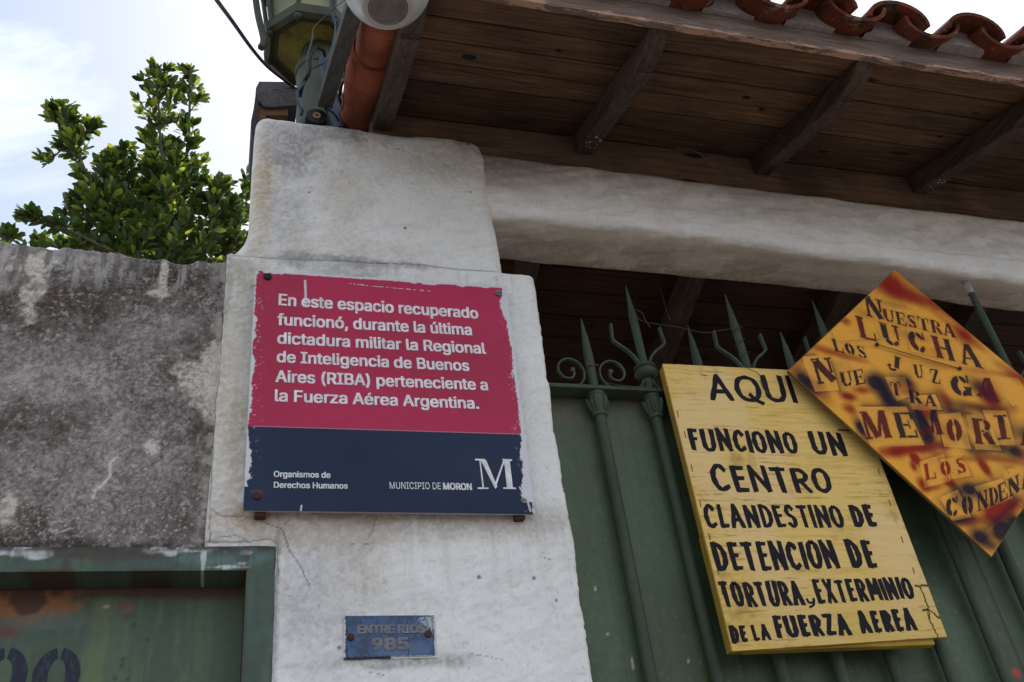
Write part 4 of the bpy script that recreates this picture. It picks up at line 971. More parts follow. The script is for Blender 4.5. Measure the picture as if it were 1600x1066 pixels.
SP = [  # x, y, rx, ry, strength, rotation, colour
 (405, 55, 70, 50, .9, -30, RED), (420, 80, 60, 26, .8, -20, RED), (500, 110, 60, 24, .75, -30, RED), (540, 120, 30, 16, .6, -40, RED), (665, 240, 34, 30, .9, -45, RED), (700, 265, 40, 16, .5, -45, RED), (600, 190, 60, 12, .4, -45, RED),
 (600, 160, 70, 14, .7, -45, RED), (135, 440, 20, 40, .55, 30, RED), (60, 350, 50, 10, .4, 45, RED),
 (235, 190, 14, 12, .7, 0, RED), (150, 290, 60, 12, .6, -15, RED), (230, 315, 60, 10, .6, -12, RED), (860, 395, 60, 20, .7, -40, RED), (820, 385, 70, 10, .5, -8, RED),
 (85, 400, 26, 34, 1.0, 30, BLK), (105, 430, 24, 18, .7, 0, BLK), (345, 412, 30, 30, 1.05, 0, BLK), (448, 412, 30, 26, 1.05, 0, BLK), (385, 462, 30, 36, 1.0, 0, BLK), (420, 490, 40, 16, .8, 0, BLK), (372, 440, 20, 50, .7, 0, BLK),
 (140, 425, 16, 12, .8, 0, RED), (245, 462, 22, 12, .9, 0, RED), (293, 440, 26, 12, .8, 0, RED), (290, 575, 16, 30, 1, 10, BLK), (252, 508, 18, 16, .8, 0, RED),
 (495, 530, 40, 26, .8, 0, BLK), (530, 520, 34, 30, .7, 0, RED), (530, 610, 20, 34, 1.05, 0, BLK), (515, 570, 18, 40, .8, 0, BLK), (575, 640, 30, 12, .7, 0, RED), (600, 480, 20, 36, .8, 10, RED), (455, 440, 20, 20, .8, 0, RED),
 (470, 655, 80, 14, 1.0, 6, RED), (420, 662, 40, 16, .9, 10, RED), (485, 687, 13, 15, 1.1, 0, RED), (480, 716, 10, 14, .9, 0, RED), (611, 775, 16, 12, 1.1, 0, RED), (515, 783, 14, 18, .9, 0, RED), (545, 798, 30, 6, .6, 10, RED), (738, 722, 13, 26, 1.0, 15, RED),
 (712, 660, 30, 18, .7, 0, BLK), (640, 520, 60, 14, .7, -8, BLK), (690, 500, 60, 16, .7, -8, BLK), (760, 470, 34, 40, .9, 0, RED), (730, 440, 30, 40, .8, 30, BLK), (850, 665, 30, 24, .9, 0, BLK), (760, 505, 70, 12, .5, 0, RED), (700, 690, 50, 8, .5, 0, RED), (800, 690, 60, 10, .6, -8, RED), (780, 650, 60, 10, .5, -5, BLK),
 (780, 885, 46, 26, 1.1, 25, RED), (830, 860, 44, 18, .9, 25, RED), (690, 915, 60, 12, .7, 8, RED), (680, 800, 26, 22, 1.0, 0, BLK), (640, 820, 18, 26, .8, 0, BLK), (720, 800, 30, 20, .5, 0, BLK), (640, 915, 46, 10, .8, 10, BLK), (720, 975, 30, 26, 1.0, 0, BLK), (800, 950, 50, 26, 1.05, 20, BLK), (850, 915, 30, 22, .9, 0, BLK), (760, 1005, 20, 14, .7, 0, BLK),
 (600, 590, 22, 30, .7, 0, RED), (670, 620, 14, 26, .7, 0, BLK), (690, 560, 12, 26, .6, 0, BLK), (560, 300, 30, 14, .25, 0, RED), (470, 240, 60, 14, .25, -10, BLK), (300, 160, 30, 14, .3, -30, BLK), (410, 130, 50, 10, .3, -10, BLK), (690, 220, 30, 10, .35, -30, BLK),
 (700, 370, 50, 10, .35, -10, RED), (560, 350, 60, 10, .3, -10, RED), (480, 320, 120, 5, .25, -12, BLK), (900, 600, 60, 30, .7, 0, BLK), (950, 700, 60, 40, .7, 0, RED), (1000, 520, 50, 40, .7, 0, RED), (930, 800, 40, 30, .8, 0, BLK)]
for i, (x, y, rx, ry, k, rot, cc) in enumerate(SP):
    pc = lerp(pc, cc, np.clip(spr(x, y, rx*1.3, ry*1.35, 1, .9, rot, i*5, .3)*k*1.15, 0, 1)*.97)
# stencil cards: the sheet masked the board, overspray hugs their outside edge
def card(quadpts, k=.55, colr=BLK, sd=0, restore=.8, halo=14):
    global pc
    P = [c7(*p) for p in quadpts]; d = np.full(u.shape, -1e9)
    for i in range(len(P)):
        (x0, z0), (x1, z1) = P[i], P[(i+1) % len(P)]; l = math.hypot(x1-x0, z1-z0)
        d = np.maximum(d, ((X_-x0)*(z1-z0)-(Z_-z0)*(x1-x0))/l*CW)
    edge = np.clip(np.exp(-np.maximum(d, 0)/(halo*S7)), 0, 1)*(d > 0)*ramp(fbm(X_, Z_, 9, 3, 60+sd), .38, .6)
    pc = lerp(pc, (.76, .36, .065), (d < 0)*restore*.62*(.55+.45*ramp(fbm(X_, Z_, 11, 3, 61+sd), .35, .5))); pc = lerp(pc, colr, np.clip(edge*k*1.6, 0, .95))
CW = 1
_t = [c7(0, 0), c7(10, 0), c7(10, 10)]
CW = 1 if ((c7(5, 5)[0]-_t[0][0])*(_t[1][1]-_t[0][1])-(c7(5, 5)[1]-_t[0][1])*(_t[1][0]-_t[0][0])) < 0 else -1
card([(75, 318), (172, 310), (212, 440), (125, 445)], .5, BLK, 1, .85)
card([(268, 500), (455, 500), (520, 640), (325, 645), ], .55, BLK, 2, .85)
card([(455, 462), (560, 455), (585, 512), (480, 515)], .5, BLK, 3, .8)
card([(375, 392), (450, 392), (470, 462), (420, 480)], .4, BLK, 4, .6)
card([(565, 530), (650, 520), (690, 655), (590, 645)], .5, BLK, 5, .85)
card([(670, 530), (745, 530), (800, 660), (705, 655)], .5, BLK, 6, .85)
card([(730, 512), (815, 515), (850, 640), (775, 640)], .45, BLK, 7, .85)
card([(500, 700), (590, 670), (615, 770), (520, 795)], .45, RED, 8, .8, 8)
card([(575, 690), (660, 680), (690, 750), (610, 765)], .4, RED, 9, .6, 8)
card([(575, 830), (640, 800), (690, 900), (620, 915)], .5, BLK, 10, .7)
card([(700, 790), (800, 760), (840, 830), (750, 870)], .45, BLK, 11, .6)
card([(820, 725), (900, 725), (920, 810), (860, 820)], .4, BLK, 12, .7)
card([(730, 960), (870, 840), (880, 870), (740, 1040)], .3, BLK, 13, .0)
card([(770, 395), (860, 395), (900, 460), (840, 500)], .4, RED, 14, .5)
card([(175, 195), (330, 190), (360, 250), (200, 262)], .22, BLK, 15, .15, 8)
card([(455, 205), (560, 235), (575, 320), (470, 300)], .22, BLK, 16, .15, 8)
# stencil glyphs: 's' butt segments, 'a' swelling arcs; gaps are the stencil bridges
TH, TN = .30, .13
SG = {
 'N': [('s', .17, 0, .17, .93, TN), ('s', .05, 1, .42, 1, .07), ('s', .02, .03, .34, .03, .07), ('s', .24, .93, .84, .05, TH*1.1), ('s', .86, .38, .86, .95, TN), ('s', .70, .97, 1.02, .97, .07)],
 'U': [('s', .22, .28, .22, .93, TH), ('s', .04, .97, .42, .97, .07), ('a', .5, .3, .33, .27, 185, 268, TH*.8), ('a', .5, .3, .33, .27, 278, 355, TN*1.3), ('s', .84, .32, .84, .93, TN), ('s', .68, .97, 1.0, .97, .07)],
 'E': [('s', .26, .0, .26, 1, TH), ('s', .08, .03, .16, .03, .07), ('s', .08, .97, .16, .97, .07), ('s', .44, .96, .92, .96, .08), ('s', .92, .72, .92, 1.0, .08), ('s', .44, .5, .74, .5, .08), ('s', .72, .36, .72, .64, .06), ('s', .44, .04, .94, .04, .08), ('s', .95, .0, .95, .3, .08)],
 'S': [('a', .5, .74, .33, .23, 30, 85, TN*1.3), ('a', .5, .74, .36, .23, 95, 235, TH*.8), ('s', .3, .62, .76, .36, TH*.9), ('a', .5, .25, .36, .23, -80, 40, TH*.8), ('a', .5, .25, .36, .23, 185, 265, TN*1.4), ('s', .84, .72, .84, 1.0, .07), ('s', .14, .0, .14, .28, .07)],
 'T': [('s', .5, .0, .5, .92, TH), ('s', .3, .03, .34, .03, .07), ('s', .66, .03, .74, .03, .07), ('s', .04, .96, .34, .96, .08), ('s', .66, .96, .96, .96, .08), ('s', .06, .68, .06, 1, .08), ('s', .94, .68, .94, 1, .08)],
 'R': [('s', .24, .0, .24, 1, TH), ('s', .06, .03, .44, .03, .07), ('s', .06, .97, .14, .97, .07), ('s', .42, .95, .56, .95, .09), ('a', .55, .74, .32, .22, -75, 75, TH*.85), ('s', .42, .5, .58, .5, .09), ('s', .58, .44, .86, .04, TH*.95), ('s', .82, .03, 1.02, .03, .07)],
 'A': [('s', .08, .0, .44, .92, TN), ('s', .52, 1.0, .86, .03, TH*1.05), ('s', .26, .33, .58, .33, .08), ('s', -.04, .03, .24, .03, .07), ('s', .66, .03, 1.06, .03, .07)],
 'L': [('s', .28, .0, .28, 1, TH), ('s', .08, .97, .48, .97, .07), ('s', .08, .03, .14, .03, .07), ('s', .46, .05, .95, .05, .09), ('s', .96, .0, .96, .36, .09)],
 'C': [('a', .52, .5, .38, .46, 98, 262, TH), ('a', .52, .5, .38, .46, 25, 84, TN*1.4), ('a', .52, .5, .38, .46, 276, 335, TN*1.4), ('s', .9, .66, .9, 1, .08)],
 'H': [('s', .2, 0, .2, 1, TH*.9), ('s', .8, 0, .8, 1, TH*.9), ('s', .36, .5, .64, .5, .09), ('s', .02, .97, .38, .97, .06), ('s', .02, .03, .38, .03, .06), ('s', .62, .97, .98, .97, .06), ('s', .62, .03, .98, .03, .06)],
 'O': [('a', .5, .5, .36, .46, 100, 260, TH), ('a', .5, .5, .36, .46, -80, 80, TH)],
 'J': [('s', .62, .25, .62, .95, TH), ('s', .4, .97, .85, .97, .08), ('a', .36, .22, .27, .2, 200, 350, TN*1.6), ('s', .08, .2, .2, .36, .2)],
 'Z': [('s', .1, .96, .86, .96, .08), ('s', .1, .7, .1, 1, .08), ('s', .78, .92, .2, .08, TH*.95), ('s', .12, .04, .9, .04, .08), ('s', .92, .0, .92, .3, .08)],
 'G': [('a', .5, .5, .38, .46, 98, 262, TH), ('a', .5, .5, .38, .46, 25, 84, TN*1.4), ('a', .5, .5, .38, .46, 276, 330, TN*1.4), ('s', .84, .08, .84, .42, TH*.8), ('s', .66, .44, 1.02, .44, .07), ('s', .9, .66, .9, 1, .08)],
 'M': [('s', .1, 0, .1, .93, TN*.8), ('s', -.02, .97, .2, .97, .07), ('s', -.04, .03, .24, .03, .07), ('s', .17, .96, .46, .04, TH*.8), ('s', .54, .06, .76, .9, TN), ('s', .86, 0, .86, 1, TH*.85), ('s', .70, .03, 1.02, .03, .07), ('s', .98, .97, 1.03, .97, .07)],
 'I': [('s', .5, 0, .5, 1, TH*1.3), ('s', .1, .97, .3, .97, .07), ('s', .7, .97, .9, .97, .07), ('s', .1, .03, .3, .03, .07), ('s', .7, .03, .9, .03, .07)],
 'D': [('s', .24, 0, .24, 1, TH), ('s', .06, .97, .14, .97, .07), ('s', .06, .03, .14, .03, .07), ('s', .42, .96, .52, .96, .08), ('s', .42, .04, .52, .04, .08), ('a', .48, .5, .42, .46, -78, 78, TH*.9)]}
GW = {'I': .55, 'M': 1.3, 'N': 1.1, 'J': .85, 'L': .85, 'E': .85, 'S': .8}
aspect_px = S7*2.318
def stencil(s, A, B, up, colr, redmix=0.0, gap=.12, fuzz=.035, k=.96, sd=0):
    global pc
    a = np.array(c7(*A)); b = np.array(c7(*B)); top = np.array(c7(A[0]+up[0], A[1]+up[1])); ey = top-a
    ws = [GW.get(ch, .95) for ch in s]; tot = sum(ws)+gap*(len(s)-1); x = 0
    for ch, w_ in zip(s, ws):
        o_ = a+(b-a)*(x/tot); ex = (b-a)*(w_/tot); x += w_+gap
        det = ex[0]*ey[1]-ex[1]*ey[0]; dx = X_-o_[0]; dz = Z_-o_[1]
        gu = (dx*ey[1]-dz*ey[0])/det; gv = (ex[0]*dz-ex[1]*dx)/det
        sel = (gu > -.3) & (gu < 1.3) & (gv > -.25) & (gv < 1.25)
        if not sel.any(): continue
        U, W_ = gu[sel], gv[sel]; as_ = np.hypot(*ex)/np.hypot(*ey); d = np.full(U.shape, 9.0)
        for e in SG[ch]:
            if e[0] == 's':
                _, x0, y0, x1, y1, t = e; x0a, x1a = x0*as_, x1*as_; t_ = t*as_ if abs(x1-x0) < abs(y1-y0)*1.2 else t
                ddx, ddy = x1a-x0a, y1-y0; l = math.hypot(ddx, ddy) or 1e-6; px_, py_ = U*as_-x0a, W_-y0
                al = (px_*ddx+py_*ddy)/l; ac = np.abs(px_*ddy-py_*ddx)/l
                d = np.minimum(d, np.maximum(np.maximum(-al, al-l), ac-t_/2))
            else:
                _, cx, cy, rx, ry, a0, a1, t = e; ang = np.degrees(np.arctan2((W_-cy)/ry, (U-cx)/rx)); 
                mid_ = (a0+a1)/2; ang = (ang-mid_+180) % 360-180; half = (a1-a0)/2
                rr = np.hypot((U-cx)/rx, (W_-cy)/ry); tt = t*as_*(.45+.55*np.cos(np.radians(ang/half*75))) if t > .15 else t*.8
                dd = np.maximum(np.abs(rr-1+t*as_*.35/max(rx*as_, .01))*rx*as_-tt/2, (np.abs(ang)-half)*rx*as_*.017)
                d = np.minimum(d, dd)
        inkf = 1-ramp(d+(fbm(X_[sel], Z_[sel], 90, 3, 70)-.5)*fuzz*1.2, -fuzz*.5, fuzz*.7)
        halo = np.exp(-np.maximum(d, 0)/.09)*.22
        cc = np.array(colr)[None, :]*np.ones((len(U), 1))
        if redmix: rm = ramp(fbm(X_[sel], Z_[sel], 16, 3, 71+sd), .5-redmix*.2, .62-redmix*.2)[:, None]; cc = cc*(1-rm)+np.array((.10, .009, .014))*rm
        f = np.clip(inkf*k+halo*(1-inkf)*k, 0, 1)[:, None]; pc[sel] = pc[sel]*(1-f)+cc*f
stencil("N", (312, 168), (378, 188), (-14, -74), BLK)
stencil("UESTRA", (376, 188), (634, 250), (-9, -47), BLK, .15)
stencil("LUCHA", (284, 247), (730, 362), (-19, -80), BLK, .55, gap=.30, sd=2)
stencil("LOS", (194, 297), (318, 328), (-14, -46), BLK)
stencil("J", (385, 362), (440, 382), (4, -56), BLK)
stencil("U", (487, 396), (520, 400), (-8, -50), BLK); stencil("Z", (546, 414), (580, 418), (-8, -52), BLK)
stencil("G", (620, 462), (698, 468), (-18, -80), BLK); stencil("A", (712, 460), (785, 482), (-4, -76), BLK, .5)
stencil("N", (132, 418), (206, 408), (-27, -88), BLK, .3); stencil("UE", (222, 430), (308, 416), (-12, -54), BLK, .3)
stencil("T", (402, 460), (440, 460), (-8, -50), BLK, .8); stencil("R", (466, 486), (512, 490), (-8, -48), BLK); stencil("A", (524, 498), (562, 500), (-6, -42), BLK, .4)
stencil("M", (312, 618), (402, 612), (-27, -100), BLK, .4); stencil("E", (424, 614), (498, 612), (-26, -92), BLK)
stencil("M", (508, 602), (588, 600), (-26, -90), BLK, .8, sd=5)
stencil("O", (602, 632), (668, 628), (-14, -92), BLK, .7); stencil("R", (700, 634), (776, 636), (-14, -92), BLK, .6); stencil("I", (780, 620), (838, 618), (-16, -88), BLK, .5)
stencil("A", (868, 640), (940, 648), (-10, -88), BLK, .4)
stencil("LOS", (522, 768), (676, 738), (-10, -58), RED, gap=.35)
stencil("CO", (596, 905), (704, 890), (-6, -74), BLK); stencil("ND", (712, 880), (792, 850), (-6, -66), BLK); stencil("EN", (790, 848), (868, 806), (-8, -62), BLK); stencil("ADOS", (874, 800), (1050, 730), (-8, -66), BLK)
# speckle of spray and edges
pc = lerp(pc, (.10, .03, .02), ramp(fbm(X_, Z_, 230, 2, 73), .80, .84)*.5)
ed = np.minimum(np.minimum(u, 1-u), np.minimum(v_, 1-v_)); pc = lerp(pc, (.14, .08, .03), (1-ramp(ed, .0, .006))*.8)
Vf = V.reshape(-1, 3); F = grid_faces(N, N, True); rim = [j for j in range(N)]+[i*N+N-1 for i in range(1, N)]+[(N-1)*N+j for j in range(N-2, -1, -1)]+[i*N for i in range(N-2, 0, -1)]
Bk = Vf[rim].copy(); Bk[:, 1] += .009; n0 = len(Vf); k = len(rim); Vf = np.concatenate([Vf, Bk])
for i in range(k): F.append((rim[i], rim[(i+1) % k], n0+(i+1) % k, n0+i))
F.append(tuple(n0+i for i in range(k)))
smooth_by_angle(obj('board', Vf, F, mat_vpaint('sprayed_board_paint', .7, .08, (30, 30, 30), .10, .08), dia, paint=np.concatenate([pc.reshape(-1, 3), np.zeros((k, 3))+np.array((.12, .07, .03))])), 40)
q7 = lambda x, y, dy=0: at(1220+x/2.318, 420+y/2.318, DY-.004-dy)
wire('tie_wire', [q7(345, 272), q7(400, 290, .002), q7(520, 325, .003), q7(648, 362)], .0014, M_RUST, 'rusty wire threaded between two holes across the diamond board')
for x, y in ((348, 275), (648, 362)):
    p = q7(x, y); MB().tube([(p.x, DY-.0075, p.z), (p.x, DY-.003, p.z)], .006, 10).build('hole_rim', M_BLACK, dia)

# ------------------------------------------------------------------ tiled canopy roof over gate and pillar
SL = .342; Y_IN, Z_IN = .05, 3.985           # soffit plane z = Z_IN + SL*(y - Y_IN)
def sz(y): return Z_IN+SL*(y-Y_IN)
CA, SA = 1/math.hypot(1, SL), SL/math.hypot(1, SL)
roof = thing('tiled_canopy_roof', (2.0, .1, 3.8), 'clay tiled canopy roof with dark timber rafters and boarded eave over the gate', 'roof')
RX0, RX1 = .415, 4.1
YO, YR, YB = -.556, .15, 1.75                # eave edge, ridge line, back edge
# eave boards: planks running along X
nb = 6; ywid = (Y_IN+.0-YO)/nb
rr_ = random.Random(5)
for k in range(nb):
    y0 = YO+ywid*k+.0028; y1 = YO+ywid*(k+1)-.0028; dz = rr_.uniform(-.0015, .0015); vs = []
    for x in (RX0-.05, RX1):
        for (y, d_) in ((y0, 0), (y0+.003, -.004), (y1-.003, -.004), (y1, 0), (y1, .016), (y0, .016)):
            vs.append((x, y-SA*(d_)*0, sz(y)+d_+dz+.004))
    fs = [(i, (i+1) % 6, 6+(i+1) % 6, 6+i) for i in range(6)]+[(5, 4, 3, 2, 1, 0), tuple(range(6, 12))]
    obj('plank', vs, fs, M_PLANK, roof)
obj('under_felt', [(RX0-.05, YO, sz(YO)+.03), (RX1, YO, sz(YO)+.03), (RX1, YR, sz(YR)+.03), (RX0-.05, YR, sz(YR)+.03), (RX1, YB, sz(YR)+.03-.36*(YB-YR)), (RX0-.05, YB, sz(YR)+.03-.36*(YB-YR))], [(0, 1, 2, 3), (3, 2, 4, 5)], M_MEMB, roof)
# wall plate
MB().box(.36, RX1, Y_IN+.001, Y_IN+.07, 3.80, sz(Y_IN)+.004, .003).build('wall_plate', M_PLATE, roof)
# infill of mortar between pillar head, beam and plate is hidden behind; rafters
def rafter(x, wd=.058, full=True):
    hb = .080
    pts = [(Y_IN+.0005, sz(Y_IN)-hb), (-.40, sz(-.40)-hb), (-.418, sz(-.418)-hb), (-.4185, sz(-.42)-hb+.016)]
    y_e, z_e = -.5555, sz(-.5555)-.004
    for k in range(1, 8):
        t = k/8; yy = -.42+(y_e+.42)*t; zz_ = (sz(-.42)-hb+.016)*(1-t)+z_e*t - .020*math.sin(math.pi*t)
        pts.append((yy, zz_))
    pts += [(y_e, z_e+.001), (Y_IN+.0005, sz(Y_IN)+.0005-.0018)]
    n = len(pts); bm = bmesh.new()
    a = [bm.verts.new((x, y, z)) for y, z in pts]; b = [bm.verts.new((x+wd, y, z)) for y, z in pts]
    bm.faces.new(a[::-1]); bm.faces.new(b)
    for i in range(n): bm.faces.new((a[i], a[(i+1) % n], b[(i+1) % n], b[i]))
    bmesh.ops.recalc_face_normals(bm, faces=bm.faces[:])
    bmesh.ops.bevel(bm, geom=[e for e in bm.edges if len(e.link_faces) == 2 and e.calc_face_angle(0) > R(60)], offset=.003, segments=1, affect='EDGES')
    bm.verts.index_update(); vs = [tuple(v.co) for v in bm.verts]; fs = [[v.index for v in f.verts] for f in bm.faces]; bm.free()
    o = obj('rafter', vs, fs, M_RAFT, roof); return o
rx_ = [.362, 1.036, 1.702, 2.36, 3.02, 3.68]
M_CHIP = mat_plain('bare_paint_chip', (.55, .5, .44), .8, .1)
for k, x in enumerate(rx_):
    r0 = rafter(x)
    if k in (1, 3):
        mb = MB()
        for j in range(10):
            yy = -.03+rr_.uniform(-.035, .035)+.0; xx = x+.008+rr_.random()*.045; s_ = rr_.uniform(.0015, .005)
            zc = sz(yy)-.080-.0008
            mb.add([(xx-s_, yy-s_, zc-SL*s_), (xx+s_, yy-s_*.6, zc-SL*s_*.6), (xx+s_*.8, yy+s_, zc+SL*s_), (xx-s_*.7, yy+s_*.8, zc+SL*s_*.8)], [(0, 1, 2, 3)])
        mb.build('bare_patch', M_CHIP, r0)
# knots on the eave boards are in the material; fascia
nfx = 200; vs = []; fs = []
for i in range(nfx+1):
    x = .40+(RX1-.40)*i/nfx; j = .0016*math.sin(i*.9)+rr_.uniform(-.001, .001)
    vs += [(x, -.5785, 3.762+j), (x, -.5785, 3.843), (x, -.5575, 3.843), (x, -.5575, 3.764+j)]
    if i: b = 4*(i-1); fs += [(b, b+4, b+5, b+1), (b+1, b+5, b+6, b+2), (b+3, b+7, b+4, b), (b+2, b+6, b+7, b+3)]
fs += [(0, 1, 2, 3), (4*nfx+3, 4*nfx+2, 4*nfx+1, 4*nfx)]
M_FAS = newmat('fascia_worn_paint')
def fascia_mat():
    m, n, b = M_FAS
    g_ = _noise(n, 3, 8, .62, _vec(n, (3, 40, 40)), .8)
    c = _ramp(n, g_.outputs[0], [(.3, (.085, .058, .045)), (.5, (.15, .10, .078)), (.7, (.24, .17, .14))])
    # paint worn off to bare wood towards the lower edge
    geo = n.nodes.new('ShaderNodeTexCoord'); sx = n.nodes.new('ShaderNodeSeparateXYZ'); n.links.new(geo.outputs['Object'], sx.inputs[0])
    mr = n.nodes.new('ShaderNodeMapRange'); mr.inputs[1].default_value = -.038+.032; mr.inputs[2].default_value = -.038; mr.inputs[3].default_value = 0; mr.inputs[4].default_value = .21; n.links.new(sx.outputs[2], mr.inputs[0])
    pn = _noise(n, 2.0, 10, .72, _vec(n, (4, 14, 26)), .5); ad = n.nodes.new('ShaderNodeMath'); ad.operation = 'ADD'; n.links.new(pn.outputs[0], ad.inputs[0]); n.links.new(mr.outputs[0], ad.inputs[1])
    c = _mix(n, _ramp(n, ad.outputs[0], [(.675, 0), (.70, 1)]), c, (.42, .25, .18))
    n.links.new(c, b.inputs['Base Color']); b.inputs['Roughness'].default_value = .85; _bump(n, b, g_.outputs[0], .4, .003); return m
obj('fascia_board', vs, fs, fascia_mat(), roof)
# clay barrel tiles -----------------------------------------------------
def barrel(rad0, rad1, length, thick, up, seg=14, a0=0, a1=180, zk=1.0):
    """half barrel along -Y slope from (0,0,0) to (0,-length), up=True arches over, else channel"""
    vs = []; fs = []; s = 1 if up else -1; nl = 4
    for i in range(nl+1):
        t = i/nl; r = rad0+(rad1-rad0)*t; y = -length*t
        for rr2 in (r, r-thick):
            for k in range(seg+1): a = R(a0+(a1-a0)*k/seg); vs.append((rr2*math.cos(a), y, s*(rr2*math.sin(a) if zk == 1 else (r*zk-(r-rr2))*math.sin(a))))
    m_ = 2*(seg+1)
    for i in range(nl):
        for k in range(seg):
            a = i*m_+k; fs.append((a, a+1, a+m_+1, a+m_)); b = i*m_+seg+1+k; fs.append((b, b+m_, b+m_+1, b+1))
        fs.append((i*m_, i*m_+m_, i*m_+m_+seg+1, i*m_+seg+1)); fs.append((i*m_+seg, i*m_+2*seg+1, i*m_+m_+2*seg+1, i*m_+m_+seg))
    for i in (0, nl):
        for k in range(seg): q_ = i*m_+k; fs.append((q_, q_+seg+1, q_+seg+2, q_+1) if i == 0 else (q_, q_+1, q_+seg+2, q_+seg+1))
    me = bpy.data.meshes.new('roof_tile'); me.from_pydata(vs, [], fs); me.update()
    me.materials.append(M_TILE); bm = bmesh.new(); bm.from_mesh(me); bmesh.ops.recalc_face_normals(bm, faces=bm.faces[:])
    for e in bm.edges: e.smooth = not (len(e.link_faces) == 2 and e.calc_face_angle(0) > R(40))
    for f in bm.faces: f.smooth = True
    bm.to_mesh(me); bm.free(); return me
TR = .094
ZK = .64; chan = barrel(TR*.95, TR*1.04, .44, .012, False, zk=ZK); CR = .106; cover = barrel(CR*.88, CR, .44, .012, True, zk=ZK)
PITCH_T = .263; ang = math.atan(SL)
def put_tile(me, x, y, z, rot, jig=.01):
    o = bpy.data.objects.new('roof_tile', me); col.objects.link(o); o.parent = roof
    o.location = Vector((x, y, z))-origin(roof); o.rotation_euler = (rot+rr_.uniform(-jig, jig), rr_.uniform(-jig*2, jig*2), rr_.uniform(-jig, jig)); return o
x = 1.412-4*PITCH_T; cols_ = []
while x < RX1: cols_.append(x); x += PITCH_T
ZU = 3.817                                       # outer bottom of the channel at the eave
for x in cols_:
    yE, zE = -.664, ZU+TR*1.04*ZK
    # two courses on the street side, up to the ridge, each channel laid under its upper neighbour
    for c_ in range(2):
        ln = .44*CA; y0 = yE+ln+c_*.36*CA; z0 = zE+(y0-yE)*SL+c_*.012
        j = rr_.uniform(-.012, .008)
        if x > .5: put_tile(chan, x, y0+j, z0, ang)
        put_tile(cover, x+PITCH_T/2, y0+j+rr_.uniform(-.012, .008), z0-TR*1.04*ZK+.026, ang)
    for c_ in range(4):                          # yard side
        y0 = YR-.02+c_*.36; z0 = sz(YR)+.13-.36*(y0-YR)
        for me_, dx, dz in ((chan, 0, 0), (cover, PITCH_T/2, .006)):
            if x+dx < .3: continue
            o = put_tile(me_, x+dx, y0, z0+dz, math.atan(.36)); o.rotation_euler = (-math.atan(.36), 0, math.pi)
for i in range(9):                               # ridge capping
    o = bpy.data.objects.new('ridge_tile', cover); col.objects.link(o); o.parent = roof; o.location = Vector((.75+i*.4, YR, sz(YR)+.20))-origin(roof); o.rotation_euler = (.02, 0, R(90))
# mortar packed between channels above the fascia, and inside the cover mouths
for x in cols_:
    xc = x+PITCH_T/2; zb = ZU+SL*.064; zc = zb+TR*1.04*ZK; L1 = []
    for k in range(13):
        a = R(-76+k/12*72); L1.append((x+TR*1.05*math.cos(a), zc+TR*1.05*ZK*math.sin(a)))
    L1 = [q_ for q_ in L1 if q_[1] > 3.8465]; L1 = [(L1[0][0]-.002, 3.8438)]+L1
    R1 = [(2*xc-a_, b_) for a_, b_ in L1][::-1]; zc2 = zb+.026; rc = CR-.013; arch = []
    for k in range(1, 12):
        a = R(125-70*k/12); arch.append((xc+rc*math.cos(a), zc2+(CR*ZK-.013)*math.sin(a)))
    poly = L1+arch[::-1]+R1 if arch[0][0] > arch[-1][0] else L1+arch+R1
    MB().prism(poly, -.600+rr_.uniform(-.012, .012), -.54).build('mortar', M_MORTAR, roof)
# bedding mortar under channels
MB().box(.42, RX1, -.5765, -.5405, 3.8436, 3.856).build('mortar_lip', M_MORTAR, roof)
MB().box(.42, RX1, -.5395, -.50, 3.844, 3.90).build('mortar_bed', M_MORTAR, roof)
# verge tiles at the left end, hung on edge over the end rafter
vt = barrel(.052, .077, .46, .014, True, 16, -20, 200)
vt2 = vt.copy(); vt2.materials.clear(); vt2.materials.append(M_VTILE)
for c_ in range(3):
    yy = -.13+c_*.33; zz_ = sz(yy)+.005+c_*.010+.03
    if yy > .35: continue
    o = bpy.data.objects.new('verge_tile', vt2); col.objects.link(o); o.parent = roof
    o.location = Vector((.330, yy, zz_))-origin(roof); o.rotation_euler = (ang+.03, 0, 0)
    o.rotation_euler = (Matrix.Rotation(ang, 3, 'X') @ Matrix.Rotation(R(-105), 3, 'Y')).to_euler()
# inner slope: boards and rafters seen under the lintel
ISL = -.30; IY0, IZ0 = .26, sz(.26)-.10
def iz(y): return IZ0+ISL*(y-IY0)
for k in range(14):
    y0, y1 = IY0+.105*k+.001, IY0+.105*(k+1)-.002; vs = []
    for x in (.30, RX1):
        for (y, d_) in ((y0, .003), (y0+.003, 0), (y1-.003, 0), (y1, .003), (y1, .016), (y0, .016)): vs.append((x, y, iz(y)+d_))
    obj('inner_plank', vs, [(i, (i+1) % 6, 6+(i+1) % 6, 6+i) for i in range(6)]+[(5, 4, 3, 2, 1, 0), tuple(range(6, 12))], M_INNER, roof)
for x in (.96, 1.62, 2.28, 2.94, 3.6):
    vs = []
    for xx in (x, x+.065):
        for y in (IY0, IY0+1.46): vs += [(xx, y, iz(y)-.0005), (xx, y, iz(y)-.095)]
    obj('inner_rafter', vs, [(0, 1, 3, 2), (4, 6, 7, 5), (0, 4, 5, 1), (2, 3, 7, 6), (0, 2, 6, 4), (1, 5, 7, 3)], M_RAFT, roof)
